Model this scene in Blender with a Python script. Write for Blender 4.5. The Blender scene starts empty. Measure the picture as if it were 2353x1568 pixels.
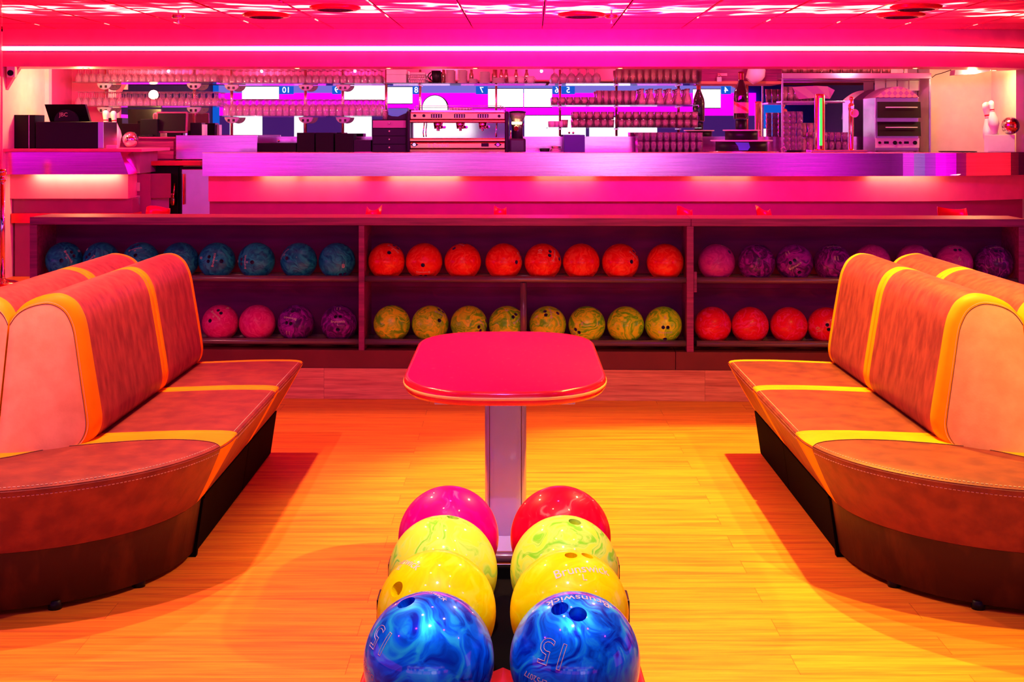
import bpy, bmesh, math, random
from mathutils import Vector, Matrix
random.seed(7)
PI = math.pi
R_ = math.radians
C = bpy.context.scene.collection
SC = bpy.context.scene

# ------------------------------------------------------------------ camera, view, world
F = 3060.0; VX = 1180.0; VY = 303.0; EYE = 1.55          # focal length (px), vanishing point, eye height
cd = bpy.data.cameras.new('camera'); cam = bpy.data.objects.new('camera', cd); C.objects.link(cam)
cam.location = (0, 0, EYE); cam.rotation_euler = (R_(90), 0, 0)
cd.sensor_width = 36; cd.lens = F / 2353 * 36; cd.clip_end = 200
cd.shift_x = (1176.5 - VX) / 2353; cd.shift_y = -(784 - VY) / 2353
SC.camera = cam
SC.view_settings.view_transform = 'Standard'; SC.view_settings.look = 'None'
SC.view_settings.gamma = 1; SC.view_settings.use_curve_mapping = False
SC.view_settings.exposure = 0.0
SC.cycles.transparent_max_bounces = 40
SC.cycles.max_bounces = 10
SC.cycles.sample_clamp_indirect = 6
SC.cycles.use_denoising = True
w = bpy.data.worlds.new('world'); SC.world = w; w.use_nodes = True
w.node_tree.nodes['Background'].inputs[0].default_value = (0.30, 0.02, 0.12, 1)
w.node_tree.nodes['Background'].inputs[1].default_value = 0.12

def spot(loc, aim, col, e, ang=70, blend=.3, size=.03, name='downlight'):
    l = bpy.data.lights.new(name, 'SPOT'); l.energy = e; l.color = col
    l.spot_size = R_(ang); l.spot_blend = blend; l.shadow_soft_size = size
    o = bpy.data.objects.new(name, l); C.objects.link(o); o.location = loc
    o.rotation_euler = (Vector(aim) - Vector(loc)).to_track_quat('-Z', 'Y').to_euler()
    return o
def area(loc, aim, col, e, sx, sy, name='area_fill'):
    l = bpy.data.lights.new(name, 'AREA'); l.shape = 'RECTANGLE'; l.size = sx; l.size_y = sy
    l.energy = e; l.color = col
    o = bpy.data.objects.new(name, l); C.objects.link(o); o.location = loc
    o.rotation_euler = (Vector(aim) - Vector(loc)).to_track_quat('-Z', 'Y').to_euler()
    return o
def point(loc, col, e, size=.05, name='bulb'):  # default name also goes to added fill points that have no bulb
    l = bpy.data.lights.new(name, 'POINT'); l.energy = e; l.color = col; l.shadow_soft_size = size
    o = bpy.data.objects.new(name, l); C.objects.link(o); o.location = loc; return o

# seating bay: hard-edged ceiling spots over the two sofas
YEL = (1, .70, .20); ORG = (1, .36, .16); AMB = (1, .44, .18)
spot((1.12, 6.32, 3.0), (1.02, 5.45, 0), (1, .84, .06), 600, 68, .45)
spot((-1.40, 6.22, 3.0), (-.6, 5.7, 0), (1, .28, .15), 240, 100, .5)
spot((-1.45, 4.85, 3.0), (-1.1, 4.1, 0), AMB, 300, 92, .4)
spot((1.35, 4.85, 3.0), (1.1, 4.1, 0), AMB, 300, 92, .4)
spot((-.50, 2.6, 3.0), (-.3, 2.9, 0), AMB, 45, 70, .6)
spot((.75, 2.5, 3.0), (.5, 2.9, 0), AMB, 45, 70, .6)
spot((-.05, 1.7, 3.0), (-.02, 2.5, .67), (.95, .90, 1), 230, 26, .7)  # narrow cool spot added to brighten the front balls
for x_ in (-2.3, -.75, .8, 2.3): spot((x_, 2.2, 3.0), (x_, 7.75, .62), (1, .60, .34), 75, 22, .8)  # added warm spots, lift the balls on the rack
spot((-.1, 1.2, 3.0), (-.03, 4.65, .55), (.62, .22, 1), 170, 17, .5)  # violet spot and point added to tint the table column
point((-.03, 3.4, 2.95), (.55, .10, 1), 16, .04)
# steep lights in front of the sofa ends: pink on the left, amber on the right
spot((-1.75, 3.70, 3.0), (-1.75, 4.7, .5), (1, .30, .36), 330, 84, .5)
spot((1.85, 3.70, 3.0), (1.85, 4.7, .5), (1, .66, .06), 330, 84, .5)
for x_ in (-2.6, -.9, .9, 2.6): point((x_, 1.6, 2.9), (.70, .02, .90), 19, .04)  # magenta fill points, added without any fixtures
area((0, 9.3, 2.40), (0, 9.3, 0), (1, .0, .22), 60, 7, 1.2)  # added pink fill above the raised floor, not a fixture
# magenta light on the rack fronts and on the bar
area((0, 6.2, 3.02), (0, 7.7, .9), (.90, .0, .62), 40, 5, .3)  # added magenta fill aimed at the rack
area((.6, 8.6, 2.40), (.8, 11.5, 1.9), (1, .0, .95), 110, 2.2, .3)
area((-.4, 8.6, 2.40), (-.6, 11.5, 1.0), (1, .0, .45), 60, 5, .3)
spot((4.30, 11.98, 2.10), (4.42, 12.2, 1.45), (1, .80, .42), 16, 50, .5)
# bar interior downlights
for k_ in range(8): point((-3.7 + 1.0 * k_, 12.25, 2.2), (1, .30, .42) if k_ % 2 else (1, .12, .50), 10, .014)
point((-3.9, 12.1, 1.95), (1, .60, .20), 20, .05)
point((4.25, 12.35, 2.1), (1, .66, .24), 26, .04)

# ------------------------------------------------------------------ helpers
def P(px, py, d):                                    # a point of the photograph at distance d
    return Vector(((px - VX) * d / F, d, EYE - (py - VY) * d / F))
def X_(px, d): return (px - VX) * d / F
def Z_(py, d): return EYE - (py - VY) * d / F

class MB:
    def __init__(s): s.v = []; s.f = []; s.sm = []
    def add(s, vs, fs, smooth=False):
        n = len(s.v); s.v += [Vector(v) for v in vs]
        s.f += [tuple(i + n for i in f) for f in fs]; s.sm += [smooth] * len(fs); return s
    def box(s, x0, x1, y0, y1, z0, z1, b=0.0, rot=None, piv=None):
        bm = bmesh.new(); bmesh.ops.create_cube(bm, size=1)
        for v in bm.verts:
            v.co = Vector(((x0 + x1) / 2 + v.co.x * (x1 - x0), (y0 + y1) / 2 + v.co.y * (y1 - y0), (z0 + z1) / 2 + v.co.z * (z1 - z0)))
        if b > 0:
            b = min(b, .45 * min(x1 - x0, y1 - y0, z1 - z0))
            bmesh.ops.bevel(bm, geom=bm.edges[:], offset=b, segments=2, affect='EDGES', profile=.6)
        if rot is not None:
            piv = Vector(piv or ((x0 + x1) / 2, (y0 + y1) / 2, (z0 + z1) / 2))
            for v in bm.verts: v.co = piv + rot @ (v.co - piv)
        bm.verts.index_update()
        s.add([v.co.copy() for v in bm.verts], [[v.index for v in f.verts] for f in bm.faces]); bm.free(); return s
    def cyl(s, p0, p1, r0, r1=None, n=20, caps=True):
        p0 = Vector(p0); p1 = Vector(p1); r1 = r0 if r1 is None else r1
        q = (p1 - p0).to_track_quat('Z', 'Y'); vs = []
        for p, r in ((p0, r0), (p1, r1)):
            for i in range(n):
                a = 2 * PI * i / n; vs.append(p + q @ Vector((r * math.cos(a), r * math.sin(a), 0)))
        s.add(vs, [(i, (i + 1) % n, n + (i + 1) % n, n + i) for i in range(n)], True)
        if caps: s.add(vs, [tuple(range(n))[::-1], tuple(range(n, 2 * n))])
        return s
    def lathe(s, prof, c=(0, 0, 0), n=24, M=None, closed_ends=True):      # prof: (r, z)
        c = Vector(c); vs = []; fs = []
        for r, z in prof:
            for i in range(n):
                a = 2 * PI * i / n; v = Vector((r * math.cos(a), r * math.sin(a), z))
                vs.append(c + (M @ v if M is not None else v))
        for k in range(len(prof) - 1):
            for i in range(n):
                j = (i + 1) % n; fs.append((k * n + i, k * n + j, (k + 1) * n + j, (k + 1) * n + i))
        s.add(vs, fs, True)
        if closed_ends:
            m = len(prof) - 1
            if prof[0][0] > 1e-5: s.add(vs[:n], [tuple(range(n))[::-1]])
            if prof[-1][0] > 1e-5: s.add(vs[m * n:], [tuple(range(n))])
        return s
    def tube(s, path, r, n=8, closed=False):
        path = [Vector(p) for p in path]; m = len(path); vs = []; fs = []
        for k, p in enumerate(path):
            a = path[(k - 1) % m] if (closed or k > 0) else p
            b = path[(k + 1) % m] if (closed or k < m - 1) else p
            q = (b - a).to_track_quat('Z', 'Y')
            for i in range(n):
                t = 2 * PI * i / n; vs.append(p + q @ Vector((r * math.cos(t), r * math.sin(t), 0)))
        # keep rings from twisting
        for k in range(1, m):
            best = min(range(n), key=lambda o_: sum((vs[k * n + (i + o_) % n] - vs[(k - 1) * n + i]).length_squared for i in range(n)))
            ring = [vs[k * n + (i + best) % n] for i in range(n)]; vs[k * n:(k + 1) * n] = ring
        for k in range(m if closed else m - 1):
            k2 = (k + 1) % m
            off = 0
            if k2 == 0: off = min(range(n), key=lambda o_: sum((vs[(i + o_) % n] - vs[k * n + i]).length_squared for i in range(n)))
            for i in range(n):
                j = (i + 1) % n; fs.append((k * n + i, k * n + j, k2 * n + (j + off) % n, k2 * n + (i + off) % n))
        s.add(vs, fs, True)
        if not closed: s.add(vs, [tuple(range(n))[::-1], tuple(range((m - 1) * n, m * n))])
        return s
    def prism(s, poly, a0, a1, axis='z'):            # poly of 2D points extruded along an axis
        def m(p, a): return Vector((p[0], p[1], a)) if axis == 'z' else (Vector((a, p[0], p[1])) if axis == 'x' else Vector((p[0], a, p[1])))
        n = len(poly); vs = [m(p, a0) for p in poly] + [m(p, a1) for p in poly]
        s.add(vs, [tuple(range(n))[::-1], tuple(range(n, 2 * n))] + [(i, (i + 1) % n, n + (i + 1) % n, n + i) for i in range(n)]); return s
    def rings(s, rings, closed=True, cap0=False, cap1=False, smooth=True):
        n = len(rings[0]); vs = [Vector(p) for r in rings for p in r]; fs = []
        for k in range(len(rings) - 1):
            for i in range(n if closed else n - 1):
                j = (i + 1) % n; fs.append((k * n + i, k * n + j, (k + 1) * n + j, (k + 1) * n + i))
        s.add(vs, fs, smooth)
        for flag, ring, rev in ((cap0, rings[0], True), (cap1, rings[-1], False)):
            if flag:
                c = sum((Vector(p) for p in ring), Vector()) / n
                s.add([Vector(p) for p in ring] + [c], [((i + 1) % n, i, n) if rev else (i, (i + 1) % n, n) for i in range(n)], smooth)
        return s
    def sphere(s, c, r, n=32, m=16, sz=1.0):
        prof = [(max(r * math.sin(PI * k / m), 0.0), -r * sz * math.cos(PI * k / m)) for k in range(m + 1)]
        return s.lathe(prof, c, n, closed_ends=False)
    def build(s, name, mat, parent=None, label=None, cat=None, group=None, kind=None, origin=None):
        me = bpy.data.meshes.new(name)
        o = bpy.data.objects.new(name, me); C.objects.link(o)
        if parent is not None:
            off = Vector(parent['_org']) if '_org' in parent else Vector()
            loc = Vector()
        else:
            if origin is None:
                xs = [v.x for v in s.v]; ys = [v.y for v in s.v]; zs = [v.z for v in s.v]
                origin = ((min(xs) + max(xs)) / 2, (min(ys) + max(ys)) / 2, min(zs))
            off = Vector(origin); loc = off
        me.from_pydata([tuple(v - off) for v in s.v], [], s.f)
        me.validate()
        if len(me.polygons) == len(s.sm): me.polygons.foreach_set('use_smooth', s.sm)
        bm = bmesh.new(); bm.from_mesh(me); bmesh.ops.remove_doubles(bm, verts=bm.verts, dist=1e-5)
        bmesh.ops.recalc_face_normals(bm, faces=bm.faces); bm.to_mesh(me); bm.free()
        me.materials.append(mat)
        o.location = loc
        if parent is not None: o.parent = parent
        o['_org'] = tuple(off)
        tag(o, label, cat, group, kind); return o

def tag(o, label=None, cat=None, group=None, kind=None):
    if label: o['label'] = label
    if cat: o['category'] = cat
    if group: o['group'] = group
    if kind: o['kind'] = kind
    return o
def thing(name, label, cat, loc=(0, 0, 0), group=None, rz=0):
    o = bpy.data.objects.new(name, None); C.objects.link(o); o.empty_display_size = .05
    o.location = loc; o.rotation_euler = (0, 0, rz); o['_org'] = tuple(loc)
    return tag(o, label, cat, group)
def copy_tree(o, parent=None):
    c = o.copy(); C.objects.link(c)
    if parent is not None: c.parent = parent
    for ch in [x for x in CH.get(o.name, [])]: copy_tree(ch, c)
    return c
CH = {}
def index_children():
    CH.clear()
    for o in bpy.data.objects:
        if o.parent: CH.setdefault(o.parent.name, []).append(o)
def struct(mb, name, mat, parent=None):
    return mb.build(name, mat, parent, kind=None if parent else 'structure')

# ------------------------------------------------------------------ materials
def nt(name):
    m = bpy.data.materials.new(name); m.use_nodes = True; t = m.node_tree
    return m, t, t.nodes['Principled BSDF']
def N(t, kind, **kw):
    n = t.nodes.new(kind)
    for k, v in kw.items(): setattr(n, k, v)
    return n
def pm(name, col, rough=.5, metal=0., col2=None, scale=6, stretch=(1, 1, 1), bump=0., bscale=None, coat=0., detail=5, lo=.35, hi=.65, spec=.5, coords='Object', bdist=.002):
    m, t, b = nt(name); L = t.links.new
    b.inputs['Roughness'].default_value = rough; b.inputs['Metallic'].default_value = metal
    b.inputs['Base Color'].default_value = (*col, 1); b.inputs['Coat Weight'].default_value = coat
    b.inputs['Specular IOR Level'].default_value = spec
    b.inputs['Coat Roughness'].default_value = .04
    tc = N(t, 'ShaderNodeTexCoord'); mp = N(t, 'ShaderNodeMapping'); mp.inputs['Scale'].default_value = stretch
    L(tc.outputs[coords], mp.inputs[0])
    nz = N(t, 'ShaderNodeTexNoise'); nz.inputs['Scale'].default_value = scale; nz.inputs['Detail'].default_value = detail
    L(mp.outputs[0], nz.inputs['Vector'])
    cr = N(t, 'ShaderNodeValToRGB'); cr.color_ramp.elements[0].position = lo; cr.color_ramp.elements[1].position = hi
    c2 = col2 or tuple(c * .88 for c in col)
    cr.color_ramp.elements[0].color = (*col, 1); cr.color_ramp.elements[1].color = (*c2, 1)
    L(nz.outputs['Fac'], cr.inputs[0]); L(cr.outputs[0], b.inputs['Base Color'])
    if bump > 0:
        n2 = N(t, 'ShaderNodeTexNoise'); n2.inputs['Scale'].default_value = bscale or scale * 4; n2.inputs['Detail'].default_value = 4
        L(mp.outputs[0], n2.inputs['Vector'])
        bp = N(t, 'ShaderNodeBump'); bp.inputs['Strength'].default_value = bump; bp.inputs['Distance'].default_value = bdist
        L(n2.outputs['Fac'], bp.inputs['Height']); L(bp.outputs[0], b.inputs['Normal'])
    return m
def emit(name, col, e):
    m, t, b = nt(name)
    b.inputs['Base Color'].default_value = (0.02, 0.02, 0.02, 1)
    b.inputs['Emission Color'].default_value = (*col, 1); b.inputs['Emission Strength'].default_value = e
    return m
def glass_mat(name, tint=(1, .93, .92), k=.55, body=.10, bodycol=(1, .75, .7)):
    m = bpy.data.materials.new(name); m.use_nodes = True; t = m.node_tree; t.nodes.clear(); L = t.links.new
    out = N(t, 'ShaderNodeOutputMaterial'); tr = N(t, 'ShaderNodeBsdfTransparent'); tr.inputs[0].default_value = (*tint, 1)
    gl = N(t, 'ShaderNodeBsdfGlossy'); gl.inputs['Roughness'].default_value = .05
    df = N(t, 'ShaderNodeBsdfDiffuse'); df.inputs[0].default_value = (*bodycol, 1)
    lw = N(t, 'ShaderNodeLayerWeight'); lw.inputs['Blend'].default_value = k
    m1 = N(t, 'ShaderNodeMixShader'); m1.inputs[0].default_value = body
    L(tr.outputs[0], m1.inputs[1]); L(df.outputs[0], m1.inputs[2])
    m2 = N(t, 'ShaderNodeMixShader'); L(lw.outputs['Facing'], m2.inputs[0])
    L(m1.outputs[0], m2.inputs[1]); L(gl.outputs[0], m2.inputs[2]); L(m2.outputs[0], out.inputs[0])
    return m

def wood_floor(name, c1, c2, c3, plank=.145, length=1.3):
    m, t, b = nt(name); L = t.links.new
    tc = N(t, 'ShaderNodeTexCoord'); br = N(t, 'ShaderNodeTexBrick')
    br.inputs['Scale'].default_value = 1; br.inputs['Brick Width'].default_value = length; br.inputs['Row Height'].default_value = plank
    br.inputs['Mortar Size'].default_value = .0006; br.inputs['Mortar Smooth'].default_value = 0; br.offset = .37; br.squash = 1
    br.inputs['Color1'].default_value = (.25, .25, .25, 1); br.inputs['Color2'].default_value = (.75, .75, .75, 1); br.inputs['Mortar'].default_value = (0, 0, 0, 1)
    L(tc.outputs['Object'], br.inputs['Vector'])
    add = N(t, 'ShaderNodeVectorMath', operation='ADD')
    sc_ = N(t, 'ShaderNodeVectorMath', operation='SCALE'); sc_.inputs['Scale'].default_value = 7.0
    L(br.outputs['Color'], sc_.inputs[0]); L(tc.outputs['Object'], add.inputs[0]); L(sc_.outputs[0], add.inputs[1])
    mp = N(t, 'ShaderNodeMapping'); mp.inputs['Scale'].default_value = (1.1, 26, 26); L(add.outputs[0], mp.inputs[0])
    nz = N(t, 'ShaderNodeTexNoise'); nz.inputs['Scale'].default_value = 1.6; nz.inputs['Detail'].default_value = 7; nz.inputs['Distortion'].default_value = .5
    L(mp.outputs[0], nz.inputs['Vector'])
    cr = N(t, 'ShaderNodeValToRGB'); e = cr.color_ramp.elements
    e[0].position = .30; e[0].color = (*c3, 1); e[1].position = .72; e[1].color = (*c1, 1)
    k = e.new(.5); k.color = (*c2, 1); L(nz.outputs['Fac'], cr.inputs[0])
    mp2 = N(t, 'ShaderNodeMapping'); mp2.inputs['Scale'].default_value = (6, 160, 160); L(add.outputs[0], mp2.inputs[0])
    n3 = N(t, 'ShaderNodeTexNoise'); n3.inputs['Scale'].default_value = 1.5; n3.inputs['Detail'].default_value = 4; L(mp2.outputs[0], n3.inputs['Vector'])
    cr3 = N(t, 'ShaderNodeValToRGB'); cr3.color_ramp.elements[0].position = .3; cr3.color_ramp.elements[0].color = (.74, .70, .68, 1); cr3.color_ramp.elements[1].position = .55
    L(n3.outputs['Fac'], cr3.inputs[0])
    mg = N(t, 'ShaderNodeMixRGB', blend_type='MULTIPLY'); mg.inputs[0].default_value = .8; L(cr.outputs[0], mg.inputs[1]); L(cr3.outputs[0], mg.inputs[2])
    mx = N(t, 'ShaderNodeMixRGB', blend_type='MIX'); L(br.outputs['Fac'], mx.inputs[0]); L(mg.outputs[0], mx.inputs[1]); mx.inputs[2].default_value = tuple(c * .3 for c in c3) + (1,)
    L(mx.outputs[0], b.inputs['Base Color']); b.inputs['Roughness'].default_value = .42; b.inputs['Specular IOR Level'].default_value = .18
    bp = N(t, 'ShaderNodeBump'); bp.inputs['Strength'].default_value = .15; bp.inputs['Distance'].default_value = .002
    L(n3.outputs['Fac'], bp.inputs['Height']); L(bp.outputs[0], b.inputs['Normal'])
    return m

def ball_mat(name, a, b_, c=None, scale=5., rough=.12, dist=2.2, lo=.35, hi=.62, met=.0, coat=.35):
    m, t, b = nt(name); L = t.links.new
    tc = N(t, 'ShaderNodeTexCoord'); oi = N(t, 'ShaderNodeObjectInfo')
    sc_ = N(t, 'ShaderNodeMath', operation='MULTIPLY'); sc_.inputs[1].default_value = 31.0; L(oi.outputs['Random'], sc_.inputs[0])
    add = N(t, 'ShaderNodeVectorMath', operation='ADD'); L(tc.outputs['Object'], add.inputs[0]); L(sc_.outputs[0], add.inputs[1])
    n1 = N(t, 'ShaderNodeTexNoise'); n1.inputs['Scale'].default_value = scale; n1.inputs['Detail'].default_value = 3
    L(add.outputs[0], n1.inputs['Vector'])
    mx0 = N(t, 'ShaderNodeVectorMath', operation='SCALE'); mx0.inputs['Scale'].default_value = .55
    L(n1.outputs['Color'], mx0.inputs[0])
    ad2 = N(t, 'ShaderNodeVectorMath', operation='ADD'); L(add.outputs[0], ad2.inputs[0]); L(mx0.outputs[0], ad2.inputs[1])
    mp = N(t, 'ShaderNodeMapping'); mp.inputs['Scale'].default_value = (1.6, .30, 1.1); mp.inputs['Rotation'].default_value = (.5, .3, .8)
    L(ad2.outputs[0], mp.inputs[0])
    n2 = N(t, 'ShaderNodeTexNoise'); n2.inputs['Scale'].default_value = scale * 2.2; n2.inputs['Detail'].default_value = 6; n2.inputs['Distortion'].default_value = dist
    L(mp.outputs[0], n2.inputs['Vector'])
    cr = N(t, 'ShaderNodeValToRGB'); e = cr.color_ramp.elements
    e[0].position = lo; e[0].color = (*a, 1); e[1].position = hi; e[1].color = (*b_, 1)
    if c is not None: k = e.new((lo + hi) / 2); k.color = (*c, 1)
    L(n2.outputs['Fac'], cr.inputs[0]); L(cr.outputs[0], b.inputs['Base Color'])
    b.inputs['Roughness'].default_value = .38; b.inputs['Coat Weight'].default_value = coat; b.inputs['Coat Roughness'].default_value = rough * .5
    b.inputs['Metallic'].default_value = met; b.inputs['Specular IOR Level'].default_value = .08
    return m

M = {}
M['floor'] = wood_floor('wood_planks', (.95, .41, .035), (.88, .31, .030), (.70, .17, .03))
M['step'] = wood_floor('step_wood', (.95, .30, .24), (.82, .21, .18), (.60, .12, .12), plank=.09, length=1.1)
M['ceil'] = None
def ceiling_mat():
    m, t, b = nt('glossy_ceiling_tiles'); L = t.links.new
    tc = N(t, 'ShaderNodeTexCoord')
    mp = N(t, 'ShaderNodeMapping'); mp.inputs['Scale'].default_value = (1.0, .8, 1)
    L(tc.outputs['Object'], mp.inputs[0])
    nz = N(t, 'ShaderNodeTexNoise'); nz.inputs['Scale'].default_value = 3.0; nz.inputs['Detail'].default_value = 1.0
    L(mp.outputs[0], nz.inputs['Vector'])
    bp = N(t, 'ShaderNodeBump'); bp.inputs['Strength'].default_value = 1.0; bp.inputs['Distance'].default_value = .006
    L(nz.outputs['Fac'], bp.inputs['Height']); L(bp.outputs[0], b.inputs['Normal'])
    b.inputs['Base Color'].default_value = (.95, .02, .04, 1); b.inputs['Roughness'].default_value = .03
    b.inputs['Specular IOR Level'].default_value = .9
    b.inputs['Metallic'].default_value = .25
    return m
M['ceil'] = ceiling_mat()
M['plaster'] = pm('painted_plaster', (.80, .68, .66), .6)
M['dark_wall'] = pm('dark_wall', (.06, .03, .07), .7)
M['pink_wall'] = pm('pink_painted_panel', (.90, .13, .34), .45)
M['bar_panel'] = pm('bar_front_panel', (.92, .24, .34), .5)
M['cream'] = pm('cream_wall', (.92, .80, .62), .6)
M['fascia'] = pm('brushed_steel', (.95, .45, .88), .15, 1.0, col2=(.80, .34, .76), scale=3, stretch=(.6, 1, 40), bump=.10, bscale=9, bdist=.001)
M['steel'] = pm('steel', (.80, .74, .78), .25, 1.0)
M['chrome'] = pm('chrome', (.95, .92, .92), .06, 1.0)
M['gold'] = pm('brass', (1., .72, .45), .12, 1.0)
M['mirror'] = pm('mirror', (.93, .93, .95), .004, 1.0, col2=(.93, .93, .95))
M['panel_grey'] = pm('matt_laminate', (.34, .05, .16), .5)
M['panel_dark'] = pm('mauve_laminate', (.40, .14, .28), .55)
M['black'] = pm('black_plastic', (.006, .005, .007), .4, spec=.22)
M['baseblack'] = pm('black_base_board', (.004, .003, .003), .8, spec=.03)
M['copper'] = pm('reddish_chrome', (.92, .34, .26), .16, 1.0)
M['blackmat'] = pm('black_matt_board', (.006, .004, .007), .6, spec=.15)
M['navy'] = pm('navy_plastic', (.012, .006, .022), .45, spec=.25)
M['rackwood'] = pm('rack_wood', (.42, .02, .18), .42, col2=(.22, .01, .11), scale=3, stretch=(1, 20, 20), bump=.15, spec=.3)
M['rackin'] = pm('rack_inner_board', (.20, .0, .13), .6, col2=(.14, .0, .10), scale=3, stretch=(1, 8, 8), spec=.15)
M['rail'] = pm('steel_rail', (.20, .085, .14), .25, .3, bump=.1)
M['kick'] = pm('rack_kick_board', (.20, .02, .035), .55, spec=.2)
M['table'] = pm('pink_red_laminate', (.88, .001, .085), .5, col2=(.92, .035, .15), scale=60, stretch=(1, .5, 1), lo=.60, hi=.85, spec=.03)
M['tedge'] = pm('red_rubber_edge', (.78, .012, .03), .18)
M['tstripe'] = pm('yellow_inlay', (.95, .62, .12), .3)
M['lilac'] = pm('lilac_powder_coat', (.46, .50, 1.0), .32, coat=.3)
M['leather'] = pm('brown_leather', (.46, .068, .060), .5, col2=(.27, .032, .038), scale=26, stretch=(1, 1, .40), bump=.5, bscale=120, bdist=.001, detail=9, spec=.2, lo=.36, hi=.66)
M['seatleather'] = pm('seat_leather', (.26, .045, .030), .48, col2=(.17, .026, .026), scale=14, bump=.4, bscale=120, bdist=.001, detail=8, spec=.2)
M['band'] = pm('orange_leather', (.97, .36, .003), .5, col2=(.90, .29, .002), scale=6, bump=.2, bscale=150, bdist=.0006, spec=.12)
M['endleather'] = pm('tan_leather', (.95, .40, .21), .55, col2=(.84, .32, .16), scale=13, bump=.3, bscale=140, bdist=.001, detail=8, spec=.12)
M['kickleather'] = pm('worn_brown_leather', (.050, .012, .006), .55, col2=(.15, .040, .010), scale=9, stretch=(1, 1, .4), bump=.4, bscale=50, lo=.48, hi=.8, detail=9, spec=.2)
M['stitch'] = pm('stitching', (.85, .55, .42), .6)
M['seam'] = pm('dark_seam', (.16, .045, .03), .7)
M['red_plastic'] = pm('red_plastic', (.80, .015, .02), .25)
M['white'] = pm('white_lacquer', (.88, .85, .78), .35)
M['redstripe'] = pm('red_paint', (.75, .03, .05), .35)
M['glass'] = glass_mat('glass', (1, .94, .97), .5, .14, (1, .75, .82))
M['shelfglass'] = glass_mat('green_edged_glass', (.90, .97, .95), .35, .05, (.3, .8, .7))
M['glass2'] = glass_mat('tumbler_glass', (1, .90, .88), .55, .17, (1, .72, .60))
M['china'] = pm('china', (.80, .55, .58), .3)
M['bottle'] = pm('dark_bottle_glass', (.015, .02, .012), .05, coat=1)
M['led'] = emit('led_strip', (1, .075, .065), 26)
M['lamp'] = emit('lamp_glow', (1, .55, .2), 14)
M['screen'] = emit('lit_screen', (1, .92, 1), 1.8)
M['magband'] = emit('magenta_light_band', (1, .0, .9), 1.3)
M['pit'] = emit('added_magenta_pit_glow', (1, .03, .85), 4.5)
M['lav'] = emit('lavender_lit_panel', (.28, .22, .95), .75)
M['bluewall'] = pm('blue_wall', (.02, .10, .7), .6)
M['bluepaint'] = emit('blue_backlit_sign', (.0, .12, .75), .9)
M['whitetext'] = emit('white_backlit_digits', (1, 1, 1), 2.0)
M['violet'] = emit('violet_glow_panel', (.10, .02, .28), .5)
M['lettering'] = pm('pale_lettering', (.80, .50, .46), .6)
M['hole'] = pm('finger_hole', (.12, .03, .16), .5)
M['ledgreen'] = emit('green_backlit_tap', (.05, .9, .10), 1.5)
M['turq'] = pm('turquoise_print', (.05, .55, .60), .5)
M['grinderbody'] = pm('grinder_body', (.03, .015, .03), .25)

# ------------------------------------------------------------------ the room
BD = 11.55                       # distance of the bar front and of the ceiling edge
ZC = Z_(67, BD)                  # low ceiling
RF = .27                         # raised floor behind the ball rack
struct(MB().box(-8, 8, -9, 7.9, -.1, 0), 'floor', M['floor'])
struct(MB().box(-8, 8, 8.02, 14, -.1, RF), 'floor_raised', M['floor'])
struct(MB().box(-8.1, -8, -9.1, 14, 0, 3.2), 'wall_left', M['dark_wall'])
struct(MB().box(8, 8.1, -9.1, 14, 0, 3.2), 'wall_right', M['dark_wall'])
struct(MB().box(-8, 8, -9.1, -9, 0, 3.2), 'wall_front', M['bluewall'])
struct(MB().box(-8, 8, 13.36, 13.5, RF, 3.2), 'wall_back', M['pink_wall'])
struct(MB().box(-8, 8, -9, 6.5, 3.1, 3.2), 'ceiling_high', M['dark_wall'])
struct(MB().box(-8, 8, 6.5, 6.56, 2.25, 3.2), 'trim_1', M['dark_wall'])  # unseen bulkhead, added to cut off the spot light on the floor
# low glossy tiled ceiling
mb = MB()
sh = lambda y: (y - BD) * .0144
for i in range(-13, 13):
    for j in range(0, 9):
        x0 = .249 + .6 * i; y1 = BD - .6 * j; y0 = y1 - .6
        if y0 < 6.5: y0 = 6.56
        g = .004; T = .02
        a = [(x0 + g + sh(y0 + g), y0 + g), (x0 + .6 - g + sh(y0 + g), y0 + g), (x0 + .6 - g + sh(y1 - g), y1 - g), (x0 + g + sh(y1 - g), y1 - g)]
        c = [((p[0] - (x0 + .3 + sh((y0 + y1) / 2))) * .97 + (x0 + .3 + sh((y0 + y1) / 2)), (p[1] - (y0 + y1) / 2) * .97 + (y0 + y1) / 2) for p in a]
        vs = [(*p, ZC) for p in c] + [(*p, ZC + .006) for p in a] + [(*p, ZC + T) for p in a]
        mb.add(vs, [(0, 1, 2, 3), (4, 5, 1, 0), (5, 6, 2, 1), (6, 7, 3, 2), (7, 4, 0, 3), (4, 8, 9, 5), (5, 9, 10, 6), (6, 10, 11, 7), (7, 11, 8, 4)])
struct(mb, 'ceiling', M['ceil'])
struct(MB().box(-8, 8, 6.56, 13.4, ZC + .03, ZC + .08), 'ceiling_slab', M['dark_wall'])
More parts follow.
